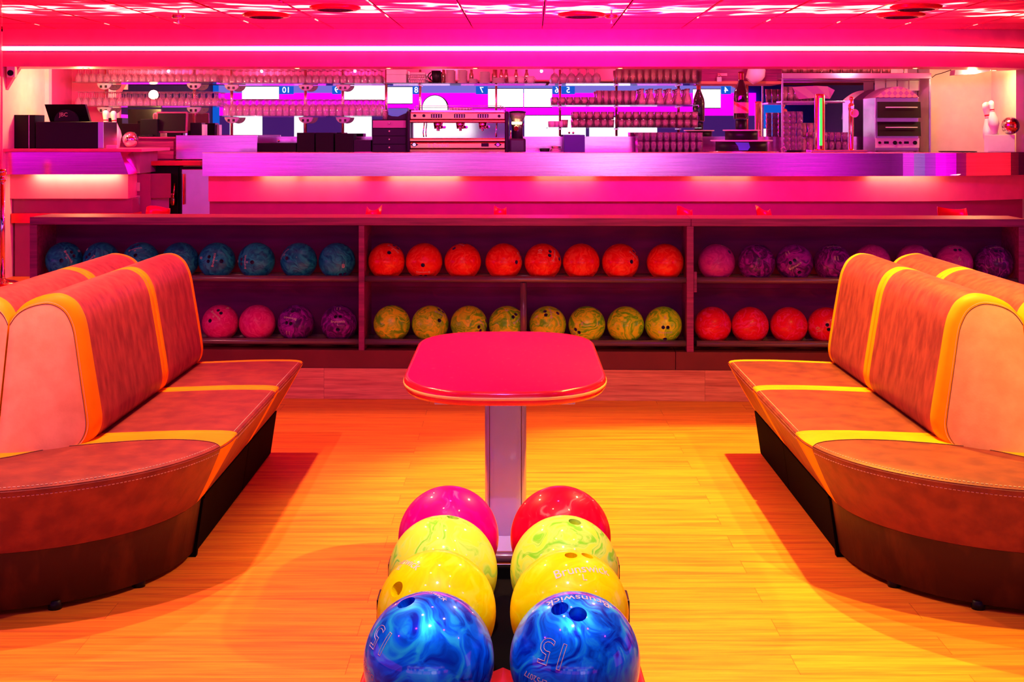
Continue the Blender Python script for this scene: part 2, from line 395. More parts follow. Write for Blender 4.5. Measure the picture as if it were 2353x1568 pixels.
# recessed round ceiling vents
for k, (px, py) in enumerate(((612, 35), (770, 18), (1337, 34), (2070, 35), (2105, 17))):
    d = (EYE - ZC) * F / (py - VY); c = Vector((X_(px, d), d, ZC))
    t = thing('ceiling_vent', ['round red ceiling vent nearest above the left glass shelves', 'round ceiling vent left of centre, close to the top edge of the photo', 'round dark ceiling vent right of centre above the glass shelves', 'round ceiling vent above the black oven, farther of the pair', 'round ceiling vent at the top edge above the oven, nearer of the pair'][k], 'vent', c, 'round vents in the tiled ceiling')
    MB().lathe([(.18, 0), (.185, -.006), (.16, -.016), (.13, -.018)], c, 28, closed_ends=False).build('rim', M['red_plastic'], t)
    v = MB().lathe([(.0, -.004), (.13, -.006)], c, 28, closed_ends=False)
    for r in (.04, .08, .115): v.lathe([(r - .008, -.010), (r, -.022), (r + .008, -.010)], c, 28, closed_ends=False)
    v.build('grille', M['dark_wall'], t)
for k, (px, py) in enumerate(((410, 38), (1405, 38))):
    d = (EYE - ZC) * F / (py - VY); c = Vector((X_(px, d), d, ZC))
    t = thing('sprinkler', ['small ceiling sprinkler head left of the vents', 'small ceiling sprinkler head right of the central round vent'][k], 'sprinkler', c, 'sprinkler heads')
    MB().lathe([(.05, 0), (.048, -.012), (.015, -.018)], c, 20).build('escutcheon', M['chrome'], t)
    MB().cyl(c + Vector((0, 0, -.018)), c + Vector((0, 0, -.05)), .006).lathe([(.0, -.05), (.022, -.052), (.0, -.056)], c, 16).build('nozzle', M['chrome'], t)

CX0 = 3.28; CR = 2.5
def barpath(x0, off, n=16, a_end=36):
    pts = [(x0, BD + off), ((x0 + CX0) / 2, BD + off)]
    for k in range(n + 1):
        a = R_(-90 + a_end * k / n); r = CR - off
        pts.append((CX0 + r * math.cos(a), BD + CR + r * math.sin(a)))
    return pts
def sweep(x0, sec, n=16, x0f=None):
    rs = []
    paths = [barpath(x0 if x0f is None else x0f(z), off, n) for off, z in sec]
    for k in range(len(paths[0])): rs.append([(paths[i][k][0], paths[i][k][1], sec[i][1]) for i in range(len(sec))])
    return MB().rings(rs, True, True, True, smooth=False)
# soffit over the bar
XL = X_(6, BD)
zs = Z_(153, BD)
struct(sweep(XL, [(0, zs), (0, ZC + .05), (.5, ZC + .05), (.5, zs + .16), (.45, zs), (.44, zs)]), 'trim_2', M['pink_wall'])
zl = Z_(111.5, BD)
t = thing('neon_strip', 'long white-hot pink neon strip along the soffit above the bar', 'light', (0, BD, zl))
sweep(XL, [(-.022, zl - .016), (-.022, zl + .016), (-.004, zl + .018), (-.004, zl - .018)]).build('tube', M['led'], t)
sweep(XL, [(-.006, zl - .026), (-.006, zl + .026), (-.001, zl + .026), (-.001, zl - .026)]).build('channel', M['steel'], t)
struct(MB().box(-8, 8, BD + .5, 13.4, zs + .16, zs + .2), 'ceiling_bar', M['pink_wall'])
# small downlights on the underside of the soffit
for k, px in enumerate((197, 683, 893, 1092, 1425, 2103, 2322)):
    y = BD + .22; x = X_(px, y)
    if px > 2300: y = BD + .62
    c = Vector((x, y, zs))
    t = thing('soffit_downlight', 'tiny glowing downlight under the bar soffit, ' + ['above the left end of the stem glasses', 'above the gap right of the middle stem glasses', 'above the folded white boxes', 'above the plate stacks', 'above the tall beer glasses', 'above the black two-deck oven', 'above the mirror ball at the far right'][k], 'light', c, 'soffit downlights')
    MB().lathe([(.032, 0), (.034, -.004), (.024, -.006)], c, 20, closed_ends=False).build('ring', M['gold'], t)
    MB().lathe([(0, -.008), (.018, -.006), (.024, -.003)], c, 16, closed_ends=False).build('bulb', M['lamp'], t)

# ------------------------------------------------------------------ bar walls and mirror
XML = X_(250, 13.3)
struct(MB().box(XML, 4.02, 13.28, 13.36, Z_(316, 13.28), zs + .17), 'trim_3', M['steel'])
MB().box(XML + .01, 4.02, 13.262, 13.279, Z_(314, 13.28), zs + .16).build('bar_mirror', M['mirror'], None, 'long mirror behind the bar shelves reflecting the bowling lanes', 'mirror')
struct(MB().box(XL - .12, XL, BD, 12.64, RF, 2.42), 'wall_bar_left', M['cream'])
struct(MB().box(XL - .12, XL, 12.64, 13.36, RF, 2.30), 'wall_bar_corner', M['pink_wall'])
struct(MB().box(XL, XL + .035, 12.60, 12.68, RF, 2.30), 'trim_4', M['white'])
struct(MB().box(XL - .5, XL - .01, BD - .1, BD, RF, 2.45), 'trim_5', M['pink_wall'])
struct(MB().box(4.03, 4.63, 12.9, 13.36, RF, zs + .16), 'wall_bar_right', M['cream'])
struct(MB().box(4.63, 4.73, 12.27, 13.36, RF, zs + .16), 'wall_bar_end', M['cream'])
struct(MB().box(4.73, 8, 12.20, 12.27, RF, 2.45), 'wall_beyond_bar', M['dark_wall'])
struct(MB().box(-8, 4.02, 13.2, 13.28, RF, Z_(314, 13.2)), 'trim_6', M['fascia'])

# ------------------------------------------------------------------ behind the camera: what the mirror shows, and added glow panels
def XR(px): return (px - VX) / 86.0
def ZR(py): return EYE - (py - VY) / 86.0
YB = -8.98
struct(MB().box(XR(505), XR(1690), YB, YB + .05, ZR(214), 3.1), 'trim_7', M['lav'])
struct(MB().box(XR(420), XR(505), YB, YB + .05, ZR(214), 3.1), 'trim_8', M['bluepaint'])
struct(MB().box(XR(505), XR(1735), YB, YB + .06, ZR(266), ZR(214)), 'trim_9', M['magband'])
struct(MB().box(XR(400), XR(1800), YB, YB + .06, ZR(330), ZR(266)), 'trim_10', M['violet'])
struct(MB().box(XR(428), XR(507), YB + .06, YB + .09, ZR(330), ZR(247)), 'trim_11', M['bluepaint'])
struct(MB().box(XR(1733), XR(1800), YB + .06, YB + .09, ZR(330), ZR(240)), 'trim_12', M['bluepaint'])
PIT_GLOW = [(-7.9, -5.0, (1, .02, .85), 2.3), (-4.8, -3.4, (.7, .15, .75), 1.6), (-3.2, -1.7, (.80, .38, .85), 2.0), (-1.4, 1.1, (1, .04, .75), 1.6), (1.4, 3.1, (1, .70, .95), 4.2), (3.3, 4.5, (.75, .12, .85), 2.0), (4.7, 5.8, (.30, .04, .55), .9), (6.0, 7.9, (1, .0, .8), 2.4)]  # glow segments added for frontal light and reflections in the bar steel
for k, (a, b, c_, e_) in enumerate(PIT_GLOW): struct(MB().box(a, b, YB, YB + .08, .25, 1.28), 'trim_%d' % (30 + k), emit('added_pit_glow', c_, e_))  # added glow segments, not real trim
struct(MB().box(7.9, 7.99, 5.2, 7.4, .3, 2.6), 'trim_15', M['magband'])  # glowing panels added on both side walls for the steel to reflect
struct(MB().box(7.9, 7.99, 3.4, 4.6, .3, 2.6), 'trim_16', M['lav'])  # added glow panel for the steel to reflect
struct(MB().box(7.9, 7.99, 2.6, 2.75, .3, 2.6), 'trim_17', M['screen'])  # added glow strip for the steel to reflect
struct(MB().box(7.9, 7.99, -.5, 1.9, .3, 2.6), 'trim_18', M['magband'])  # added glow panel for the steel to reflect
struct(MB().box(7.9, 7.99, 8.3, 10.8, .3, 2.6), 'trim_19', emit('added_red_glow', (1, .02, .03), 1.4))  # added glow panel for the steel to reflect
struct(MB().box(-7.99, -7.9, -6, 5.5, .25, 1.9), 'trim_20', M['magband'])  # added glow panel on the left wall, for the steel to reflect
struct(MB().box(-7.99, -7.9, 6.4, 8.6, .25, 1.9), 'trim_21', M['lav'])  # added glow panel on the left wall, for the steel to reflect
def lane_screen(x0, y0, x1, y1, lab, low=False):
    t = thing('lane_screen', lab, 'screen', (XR((x0 + x1) / 2), YB + .1, ZR(y1)), 'bright lane screens seen in the mirror')
    MB().box(XR(x0) - .004, XR(x1) + .004, YB + .09, YB + .12, ZR(y1) - .02, ZR(y0) + .02, .01).build('casing', M['black'], t)
    MB().box(XR(x0), XR(x1), YB + .12, YB + .135, ZR(y1), ZR(y0), .004).build('display', M['screen'], t)
for a in ((560, 200, 644, 228, 'white lane screen mirrored above the middle stem glasses, left of the number 10 sign'),
          (790, 196, 886, 230, 'white lane screen mirrored above the right end of the middle stem glasses'),
          (889, 201, 949, 238, 'white lane screen mirrored above the drawer unit'),
          (1122, 205, 1202, 246, 'white lane screen mirrored right of the number 7 sign, left of a pair'),
          (1204, 205, 1268, 246, 'white lane screen mirrored left of the number 6 sign, right of a pair'),
          (1590, 206, 1653, 248, 'white lane screen mirrored between the glass racks and the number 4 sign')): lane_screen(*a)
for a in ((532, 267, 606, 318, 'low white pin-deck screen mirrored behind the left end of the black boxes'),
          (679, 267, 700, 318, 'narrow low white screen mirrored above the short black box'),
          (792, 268, 856, 318, 'low white pin-deck screen mirrored left of the drawer unit'),
          (942, 270, 1090, 318, 'wide low white screen mirrored behind the coffee machine'),
          (1205, 266, 1345, 318, 'low white pin-deck screen mirrored right of the coffee grinder'),
          (1353, 270, 1508, 318, 'low white pin-deck screen mirrored under the right glass shelves'),
          (1738, 296, 1768, 318, 'small low white screen mirrored right of the champagne bottle')): lane_screen(*a)

def text_mesh(txt, size, outline=0.0, extrude=0.0, space=1.0, fine=9.):
    cu = bpy.data.curves.new('t', 'FONT'); cu.body = txt; cu.size = size; cu.align_x = 'CENTER'; cu.align_y = 'CENTER'
    cu.space_character = space; cu.resolution_u = 3
    if outline > 0: cu.fill_mode = 'NONE'; cu.bevel_depth = outline; cu.bevel_resolution = 0
    cu.extrude = extrude
    o = bpy.data.objects.new('t', cu); C.objects.link(o)
    dg = bpy.context.evaluated_depsgraph_get(); me = bpy.data.meshes.new_from_object(o.evaluated_get(dg))
    bm = bmesh.new(); bm.from_mesh(me); bmesh.ops.triangulate(bm, faces=bm.faces[:])
    for _ in range(4):
        le = [e for e in bm.edges if e.calc_length() > fine]
        if not le: break
        bmesh.ops.subdivide_edges(bm, edges=le, cuts=1); bmesh.ops.triangulate(bm, faces=bm.faces[:])
    bm.verts.index_update()
    vs = [v.co.copy() for v in bm.verts]; fs = [tuple(v.index for v in f.verts) for f in bm.faces]; bm.free()
    bpy.data.objects.remove(o); bpy.data.curves.remove(cu); bpy.data.meshes.remove(me)
    return vs, fs
def text_at(txt, size, pos, mat, name, parent=None, facing=-1, outline=0., extrude=.001, tilt=0.):
    vs, fs = text_mesh(txt, size, outline, extrude); p = Vector(pos)
    out = []
    for v in vs:
        x, y, z = v
        out.append(p + (Vector((x, -z, y)) if facing < 0 else Vector((-x, z, y))))
    return MB().add(out, fs).build(name, mat, parent)
SIGN = {'10': 'leftmost, beside a white screen above the middle stem glasses', '9': 'right of the shelf lamp over the middle stem glasses', '8': 'above the left end of the coffee machine', '7': 'above the right end of the coffee machine', '6': 'left of the touching pair over the tumblers', '5': 'right of the touching pair over the tumblers', '4': 'rightmost, left of the champagne bottle'}
for k, (x0, x1, n) in enumerate(((645, 678, '10'), (766, 786, '9'), (950, 966, '8'), (1094, 1121, '7'), (1269, 1288, '6'), (1289, 1320, '5'), (1654, 1676, '4'))):
    c = (XR((x0 + x1) / 2), YB + .17, ZR(216))
    t = thing('lane_number_sign', 'blue sign with mirror-reversed white digits, ' + SIGN[n], 'sign', c, 'lane number signs in the mirror')
    MB().box(XR(x0), XR(x1), YB + .13, YB + .17, ZR(217), ZR(199), .005).build('plate', M['bluepaint'], t)
    text_at(n, .22, (c[0], YB + .175, ZR(208)), M['whitetext'], 'digits', t, facing=1)

# ------------------------------------------------------------------ bar counter (right, long)
XB = X_(465, BD)
zt = Z_(351, BD); zf = Z_(405, BD)
t = thing('bar_counter', 'long bar with brushed steel edge and glowing pink front', 'bar', (0, BD, RF))
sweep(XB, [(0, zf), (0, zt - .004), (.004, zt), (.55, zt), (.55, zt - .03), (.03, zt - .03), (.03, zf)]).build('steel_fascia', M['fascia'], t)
z1 = Z_(463, BD + .12)
sweep(X_(479, BD + .12), [(.12, z1), (.12, zt - .03), (.15, zt - .03), (.15, z1)]).build('upper_front_panel', M['bar_panel'], t)
sweep(X_(481, BD + .16), [(.17, RF), (.17, z1 + .01), (.20, z1 + .01), (.20, RF)]).build('lower_front_panel', M['panel_grey'], t)
for k, px in enumerate((640, 760, 975, 1300, 1660, 2105)):
    x = X_(px, BD + .05)
    area((x, BD + .07, zf + .012), (x, BD + .11, zf - .12), (1, .36, .16), [1., 1.3, 2.2, 1., 1., 3.0][k], [.3, .5, .6, .5, .5, .8][k], .03, 'under_counter_lamp')
# steel slab of the rear worktop
MB().box(X_(408, 12.65), 4.02, 12.65, 13.2, Z_(352, 12.8) - .04, Z_(352, 12.8), .004).build('rear_worktop', M['steel'], None, 'steel worktop under the mirror carrying machines and boxes', 'worktop', origin=None)
ZW = Z_(352, 12.8)               # its top
MB().box(X_(415, 12.6), 3.9, 12.66, 13.18, RF, ZW - .042, .004).build('rear_cabinet', M['panel_dark'], None, 'low cabinet below the steel worktop behind the bar', 'cabinet')

# ------------------------------------------------------------------ left counter
LD = 11.62
t = thing('reception_counter', 'short steel-edged pink counter left of the bar carrying the black box', 'counter', (X_(150, LD), LD, RF))
a = [(-6.5, Z_(343, LD)), (X_(336, LD + .1), Z_(343, LD))]
MB().box(-6.5, X_(337, LD + .1), LD - .06, LD + .9, Z_(349, LD), Z_(342, LD), .003).build('countertop', M['pink_wall'], t)
zb_, zt_ = Z_(401, LD), Z_(350, LD)
xr0, xr1 = X_(277, LD), X_(295, LD); xs0, xs1 = X_(309, LD + .35), X_(322, LD + .35)
MB().add([(-6.5, LD - .004, zt_), (xr0, LD - .004, zt_), (xr1, LD + .004, zb_), (-6.5, LD + .004, zb_), (-6.5, LD + .3, zt_), (xs0, LD + .3, zt_), (xs1, LD + .3, zb_), (-6.5, LD + .3, zb_)],
         [(0, 3, 2, 1), (1, 2, 6, 5), (0, 1, 5, 4)]).build('steel_fascia', M['fascia'], t)
MB().box(-6.5, X_(335, LD + .5), LD + .31, LD + .9, zb_, zt_, 0).build('side_board', M['panel_dark'], t)
MB().box(-6.5, X_(296, LD + .12), LD + .10, LD + .9, Z_(457, LD + .1), zb_ - .002, .002).build('upper_front_panel', M['bar_panel'], t)
MB().box(X_(15, LD), X_(305, LD + .16), LD + .15, LD + .9, Z_(490, LD + .15), Z_(457, LD + .1) - .001, .002).build('middle_front_panel', M['panel_grey'], t)
MB().box(X_(15, LD), X_(305, LD + .1), LD + .10, LD + .9, Z_(513, LD + .1), Z_(490, LD + .15), .002).build('front_rail', M['red_plastic'], t)
MB().box(X_(19, LD), X_(305, LD + .15), LD + .15, LD + .9, RF, Z_(513, LD + .1), .002).build('lower_front_panel', M['panel_grey'], t)
area((X_(170, LD), LD + .045, zb_ + .004), (X_(170, LD), LD + .09, zb_ - .12), (1, .42, .18), 5.0, .75, .03, 'under_counter_lamp')
MB().box(X_(308, LD + .4), X_(346, LD + .4), LD + .38, LD + .42, RF, Z_(400, LD + .4), .003).build('gate_post', M['panel_grey'], t)
q = Matrix.Rotation(R_(12), 3, 'Z')
MB().box(X_(347, LD + .5), X_(392, LD + .5), LD + .48, LD + .52, Z_(455, LD + .5), Z_(399, LD + .5), .003, rot=q).build('gate_leaf', M['panel_grey'], t)
MB().box(X_(340, LD + .5), X_(385, LD + .5), LD + .53, LD + .56, RF, Z_(452, LD + .5), .003, rot=q).build('gate_lower_leaf', M['panel_dark'], t)
for z0, z1_ in ((440, 420), (472, 450)):
    h = MB().box(X_(306, LD + .3), X_(318, LD + .3), LD + .35, LD + .357, Z_(z0, LD + .3), Z_(z1_, LD + .3), .001)
    h.cyl((X_(306.5, LD + .3), LD + .35, Z_(z0, LD + .3)), (X_(306.5, LD + .3), LD + .35, Z_(z1_, LD + .3)), .006, n=10)
    h.build('hinge', M['steel'], t)
def simple_box(px0, py0, px1, py1, d, dep, name, m, label, cat, b=.003, group=None):
    return MB().box(X_(px0, d), X_(px1, d), d, d + dep, Z_(py1, d), Z_(py0, d), b).build(name, m, None, label, cat, group)
# things in the gap between the counters
t = thing('undercounter_fridge', 'steel-doored fridge in the gap beside the bar', 'fridge', (X_(445, 12.3), 12.3, RF))
MB().box(X_(412, 12.35), X_(500, 12.35), 12.36, 12.64, RF, Z_(385, 12.35), .004).build('body', M['black'], t)
MB().box(X_(416, 12.3), X_(498, 12.3), 12.32, 12.36, RF + .05, Z_(389, 12.3), .006).build('door', M['steel'], t)
MB().cyl((X_(421, 12.28), 12.29, Z_(470, 12.3)), (X_(421, 12.28), 12.29, Z_(400, 12.3)), .008).build('handle', M['red_plastic'], t)
MB().box(X_(335, 12.4), X_(466, 12.4), 12.3, 12.61, Z_(380, 12.4), Z_(370, 12.4), .003).build('service_shelf', M['red_plastic'], None, 'red-lit low service shelf between the counters', 'shelf')
t = thing('bottle_cooler', 'dark bottle cooler under the service shelf', 'cooler', (X_(375, 12.45), 12.45, RF))
MB().box(X_(335, 12.45), X_(410, 12.45), 12.45, 12.64, RF, Z_(382, 12.45), .004).build('body', M['black'], t)
MB().tube([(X_(338, 12.42), 12.48, Z_(390, 12.57)), (X_(352, 12.42), 12.46, Z_(392, 12.57)), (X_(352, 12.42), 12.46, Z_(397, 12.57)), (X_(340, 12.42), 12.48, Z_(399, 12.57))], .006).build('handle', M['gold'], t)
MB().lathe([(.03, 0), (.034, .05), (.02, .09), (.036, .11), (.0, .115)], (X_(398, 12.41), 12.41, Z_(470, 12.55)), 14).cyl((X_(398, 12.41), 12.41, Z_(460, 12.55)), (X_(402, 12.41), 12.41, Z_(420, 12.55)), .012).build('tap_fitting', M['gold'], t)
t = thing('back_counter', 'dark brown cabinet counter carrying the small monitor', 'cabinet', (X_(330, 12.7), 12.7, RF))
MB().box(X_(255, 12.7), X_(405, 12.7), 12.68, 13.1, RF, Z_(319, 12.7), .004).build('body', M['rackwood'], t)
MB().box(X_(250, 12.66), X_(404, 12.66), 12.65, 13.15, Z_(319, 12.7), Z_(316, 12.7) + .006, .004).build('top', M['rackwood'], t)
for k in range(2):
    MB().box(X_(300, 12.67), X_(400, 12.67), 12.655, 12.68, Z_(366 - 22 * k, 12.67), Z_(347 - 22 * k, 12.67), .004).build('drawer', M['rackwood'], t)

# ------------------------------------------------------------------ on the left counter
zc = Z_(342, LD)
t = thing('small_safe', 'tall black box standing at the left end of the counter', 'box', (X_(50, LD + .2), LD + .2, zc))
MB().box(X_(20, LD + .2), X_(66, LD + .2), LD + .2, LD + .45, zc, Z_(264, LD + .2), .006).build('body', M['black'], t)
MB().box(X_(67, LD + .2), X_(80, LD + .2), LD + .2, LD + .45, zc, Z_(264, LD + .2), .004).build('side_trim', M['black'], t)
MB().box(X_(66, LD + .2), X_(67.5, LD + .2), LD + .197, LD + .205, zc, Z_(265, LD + .2), 0).build('bright_strip', M['steel'], t)
t = thing('display_case', 'wide dark purple box on the left counter below the monitor', 'box', (X_(160, LD + .15), LD + .15, zc))
MB().box(X_(82, LD + .15), X_(225, LD + .15), LD + .15, LD + .55, zc, Z_(280, LD + .15), .004).build('body', M['navy'], t)
MB().box(X_(225, LD + .15), X_(238, LD + .15), LD + .15, LD + .55, zc, Z_(280, LD + .15), .003).build('end_panel', M['steel'], t)
d = LD + .35; zc2 = Z_(280, LD + .15)
t = thing('till_monitor', 'back of a black till monitor on the purple box', 'monitor', (X_(155, d), d, zc2))
MB().add([(X_(104, d), d - .02, Z_(240, d)), (X_(197, d), d - .02, Z_(240, d)), (X_(203, d), d + .05, Z_(281, d)), (X_(111, d), d + .05, Z_(281, d)),
          (X_(104, d), d + .03, Z_(240, d)), (X_(197, d), d + .03, Z_(240, d)), (X_(203, d), d + .10, Z_(281, d)), (X_(111, d), d + .10, Z_(281, d))],
         [(0, 3, 2, 1), (4, 5, 6, 7), (0, 1, 5, 4), (3, 7, 6, 2), (0, 4, 7, 3), (1, 2, 6, 5)]).build('casing', M['black'], t)
MB().prism([(X_(155, d) + .105 * math.cos(PI * k / 20), Z_(279, d) + .105 * math.sin(PI * k / 20)) for k in range(21)], d - .045, d - .0, 'y').build('rear_dome', M['navy'], t)
text_at('JBC', .05, (X_(150, d), d - .047, Z_(264, d)), M['lettering'], 'logo', t)
MB().box(X_(140, d), X_(170, d), d + .05, d + .15, zc2, Z_(272, d), .004).build('stand', M['black'], t)

def disco_ball(c, r, label, cat='mirror ball', name='mirror_ball'):
    m = MB(); nl = 14
    for i in range(nl):
        a0 = PI * i / nl; a1 = PI * (i + 1) / nl; k = max(6, int(26 * math.sin((a0 + a1) / 2)))
        for j in range(k):
            b0 = 2 * PI * j / k; b1 = 2 * PI * (j + .93) / k; a1_ = a0 + (a1 - a0) * .93
            f = lambda a, b: Vector(c) + r * Vector((math.sin(a) * math.cos(b), math.sin(a) * math.sin(b), -math.cos(a)))
            m.add([f(a0, b0), f(a0, b1), f(a1_, b1), f(a1_, b0)], [(0, 1, 2, 3)])
    t = thing(name, label, cat, (c[0], c[1], c[2] - r))
    m.build('mirror_tiles', M['chrome'], t); MB().sphere(c, r * .985, 24, 14).build('core', M['gold'], t)
def pin(c, h, label, tilt=(0, 0), group=None):
    pr = [(.0, 0), (.026, 0), (.034, .03), (.052, .09), (.0605, .115), (.055, .17), (.036, .225), (.0235, .265), (.0235, .285), (.030, .325), (.0325, .345), (.028, .37), (.014, .382), (0, .385)]
    s = h / .385; q = Matrix.Rotation(R_(tilt[0]), 3, 'Y') @ Matrix.Rotation(R_(tilt[1]), 3, 'X')
    t = thing('bowling_pin', label, 'bowling pin', c, group)
    MB().lathe([(r * s, z * s) for r, z in pr], c, 28, M=q).build('body', M['white'], t)
    for z0 in (.252, .276): MB().lathe([(.0245 * s, z0 * s), (.0258 * s, (z0 + .001) * s), (.0250 * s, (z0 + .012) * s), (.0243 * s, (z0 + .013) * s)], c, 28, M=q, closed_ends=False).build('neck_stripe', M['redstripe'], t)
d = 12.0; zz = Z_(338, d)
z0 = Z_(342, LD)
pin(Vector((X_(243, 12.40), 12.40, z0)), z0 * -1 + Z_(253, 12.40), 'bowling pin behind the purple box and the left mirror ball, upright', (0, 0))
pin(Vector((X_(269, 12.43), 12.43, z0)), -z0 + Z_(254, 12.43), 'bowling pin leaning behind the left mirror ball, right of the other pin', (-6, 0))
disco_ball(Vector((X_(246, 12.26), 12.26, z0 + .073)), .072, 'mirror ball on the left counter, half hidden by the purple box')
MB().sphere(Vector((X_(300, 12.45), 12.45, z0 + .075)), .075).build('glass_globe', M['chrome'], None, 'shiny round globe behind the left bowling pins', 'ball')
MB().box(X_(244, LD + .1), X_(268, LD + .1), LD + .1, LD + .16, z0, z0 + .032, .003).build('card_block', M['white'], None, 'small pale block on the edge of the left counter', 'block')
# small touch monitor on the dark cabinet
d = 12.8; zc = Z_(316, 12.7) + .006
t = thing('touch_monitor', 'black touch monitor with pink frame on the dark cabinet', 'monitor', (X_(395, d), d, zc))
q = Matrix.Rotation(R_(-8), 3, 'X')
MB().box(X_(359, d), X_(431, d), d - .01, d + .03, Z_(306, d), Z_(257, d), .01, rot=q).build('casing', M['panel_grey'], t)
MB().box(X_(363, d), X_(427, d), d - .018, d - .008, Z_(302, d), Z_(261, d), .003, rot=q, piv=(X_(395, d), d + .01, Z_(281.5, d))).build('display', M['black'], t)
MB().box(X_(383, d), X_(410, d), d + .0, d + .12, zc, Z_(300, d), .01).build('stand', M['black'], t)
MB().box(X_(322, 12.72), X_(362, 12.72), 12.72, 12.82, zc, zc + .17, .004).build('file_rack', M['black'], None, 'dark file box left of the small touch monitor', 'box')
t = thing('keyboard', 'dark keyboard lying left of the small touch monitor', 'keyboard', (X_(345, 12.66), 12.66, zc))
MB().box(X_(322, 12.68), X_(352, 12.68), 12.66, 12.712, zc, zc + .015, .003).build('base', M['black'], t)
k_ = MB()
for i in range(9):
    for j in range(3): k_.box(X_(323 + i * 3.1, 12.68), X_(325.6 + i * 3.1, 12.68), 12.664 + j * .015, 12.676 + j * .015, zc + .015, zc + .02)
k_.build('keys', M['navy'], t)
t = thing('cash_printer', 'black printer with white paper right of the small touch monitor', 'printer', (X_(450, 12.9), 12.9, zc))
MB().box(X_(438, 12.9), X_(464, 12.9), 12.88, 13.05, ZW + .001, Z_(282, 12.9), .008).build('body', M['black'], t)
MB().box(X_(465, 12.9), X_(471, 12.9), 12.88, 13.0, ZW + .001, Z_(286, 12.9), .001).build('paper', M['white'], t)
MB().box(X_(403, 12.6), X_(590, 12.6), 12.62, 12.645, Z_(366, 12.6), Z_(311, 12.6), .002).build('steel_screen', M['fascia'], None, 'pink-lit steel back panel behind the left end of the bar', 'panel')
t = thing('wall_bracket', 'white triangular bracket with a round dark sensor on the left wall', 'bracket', (XL + .02, BD + .05, Z_(200, BD)))
MB().prism([(X_(8, 11.6), Z_(153, 11.6)), (X_(44, 11.6), Z_(153, 11.6)), (X_(30, 11.6), Z_(175, 11.6)), (X_(8, 11.6), Z_(212, 11.6))], 11.62, 11.68, 'y').build('arm', M['pink_wall'], t)
MB().box(X_(9, 11.5), X_(28, 11.5), 11.56, 11.62, Z_(177, 11.5), Z_(152, 11.5), .004).build('housing', M['white'], t)
MB().cyl((X_(18.5, 11.5), 11.56, Z_(167, 11.5)), (X_(18.5, 11.5), 11.545, Z_(167, 11.5)), .025).build('lens', M['black'], t)
# stanchion at the left edge
d = 11.1; zq = RF
for k, px in enumerate((6,)):
    c = Vector((X_(px, d), d, zq)); h = Z_(388, d) - zq
    t = thing('rope_stanchion', 'polished metal barrier post at the left edge of the photo', 'barrier post', c)
    MB().lathe([(.0, 0), (.17, 0), (.17, .012), (.10, .035), (.03, .05), (.02, .06)], c, 36).build('base', M['gold'], t)
    MB().cyl(c + Vector((0, 0, .05)), c + Vector((0, 0, h - .09)), .019, n=24).build('pole', M['chrome'], t)
    MB().lathe([(.019, h - .11), (.028, h - .10), (.028, h - .075), (.014, h - .065), (.026, h - .05), (.034, h - .025), (.026, h - .005), (0, h)], c, 28).build('finial', M['gold'], t)

# ------------------------------------------------------------------ ball rack (stands on the step, turned a little)
RY = 7.69; RK = -.034; RZ = math.atan(RK)
def rx(px): a = (px - VX) / F; return a * RY / (1 - a * RK) / math.cos(RZ)      # position along the rack front
def rz_(py): return EYE - (py - VY - 0) * RY / F
def rk(x, y, z): return Matrix.Rotation(RZ, 3, 'Z') @ Vector((x, y, 0)) + Vector((0, RY, z))
st = MB().box(rx(-900), rx(3300), -.005, .33, 0, .178, .003)
st = st.build('trim_13', M['step'], None, kind='structure', origin=(0, 0, 0)); st.location = (0, RY, 0); st.rotation_euler = (0, 0, RZ)
rack = thing('ball_rack', 'long dark purple ball rack with three bays of two shelves', 'ball rack', (0, 0, 0))
zt = rz_(501.5); zu = rz_(519); zk = rz_(807.5); zb = .178
xa, xb = rx(68), rx(2362)
MB().box(xa, rx(1588), 0, .33, zu, zt, .004).build('top_board', M['rackwood'], rack)
MB().box(rx(1588.4), xb, 0, .33, zu, zt, .004).build('top_board', M['rackwood'], rack)
MB().box(xa, rx(85), 0, .33, zb, zu - .001, .004).build('side_board', M['rackwood'], rack)
MB().box(rx(2341), xb, 0, .33, zb, zu - .001, .004).build('side_board', M['rackwood'], rack)
MB().box(rx(824), rx(837), .0, .33, zk, zu - .001, .003).build('divider', M['rackwood'], rack)
MB().box(rx(1578), rx(1594), .0, .33, zk, zu - .001, .003).build('divider', M['rackwood'], rack)
MB().box(rx(1594.5), rx(1602), .012, .05, rz_(671), rz_(624), .003).build('joining_block', M['rackwood'], rack)
MB().box(rx(85), rx(2341), .30, .33, zk, zu, 0).build('back_board', M['rackin'], rack)
MB().box(rx(85), rx(2341), .285, .301, rz_(674), rz_(655), .002).build('back_rail', M['rackin'], rack)
MB().box(rx(86), rx(1552), .004, .33, zb, zk, .003).build('kick_board', M['kick'], rack)
MB().box(rx(1553), rx(2340), .004, .33, zb, zk, .003).build('kick_board', M['kick'], rack)
bays = ((85, 824), (837, 1578), (1602, 2341))
RR = .0185; zr1 = rz_(643.5); zr2 = rz_(789.5)
for a, b in bays:
    for z in (zr1, zr2):
        MB().cyl((rx(a), .03, z), (rx(b), .03, z), RR, n=20).build('front_rail', M['rail'], rack)
        MB().cyl((rx(a), .20, z), (rx(b), .20, z), RR, n=16).build('rear_rail', M['rail'], rack)
MB().cyl((rx(1202.5), .03, zk), (rx(1202.5), .03, zr1 - RR), .0195, n=20).build('support_post', M['rail'], rack)
rack.location = (0, RY, 0); rack.rotation_euler = (0, 0, RZ)

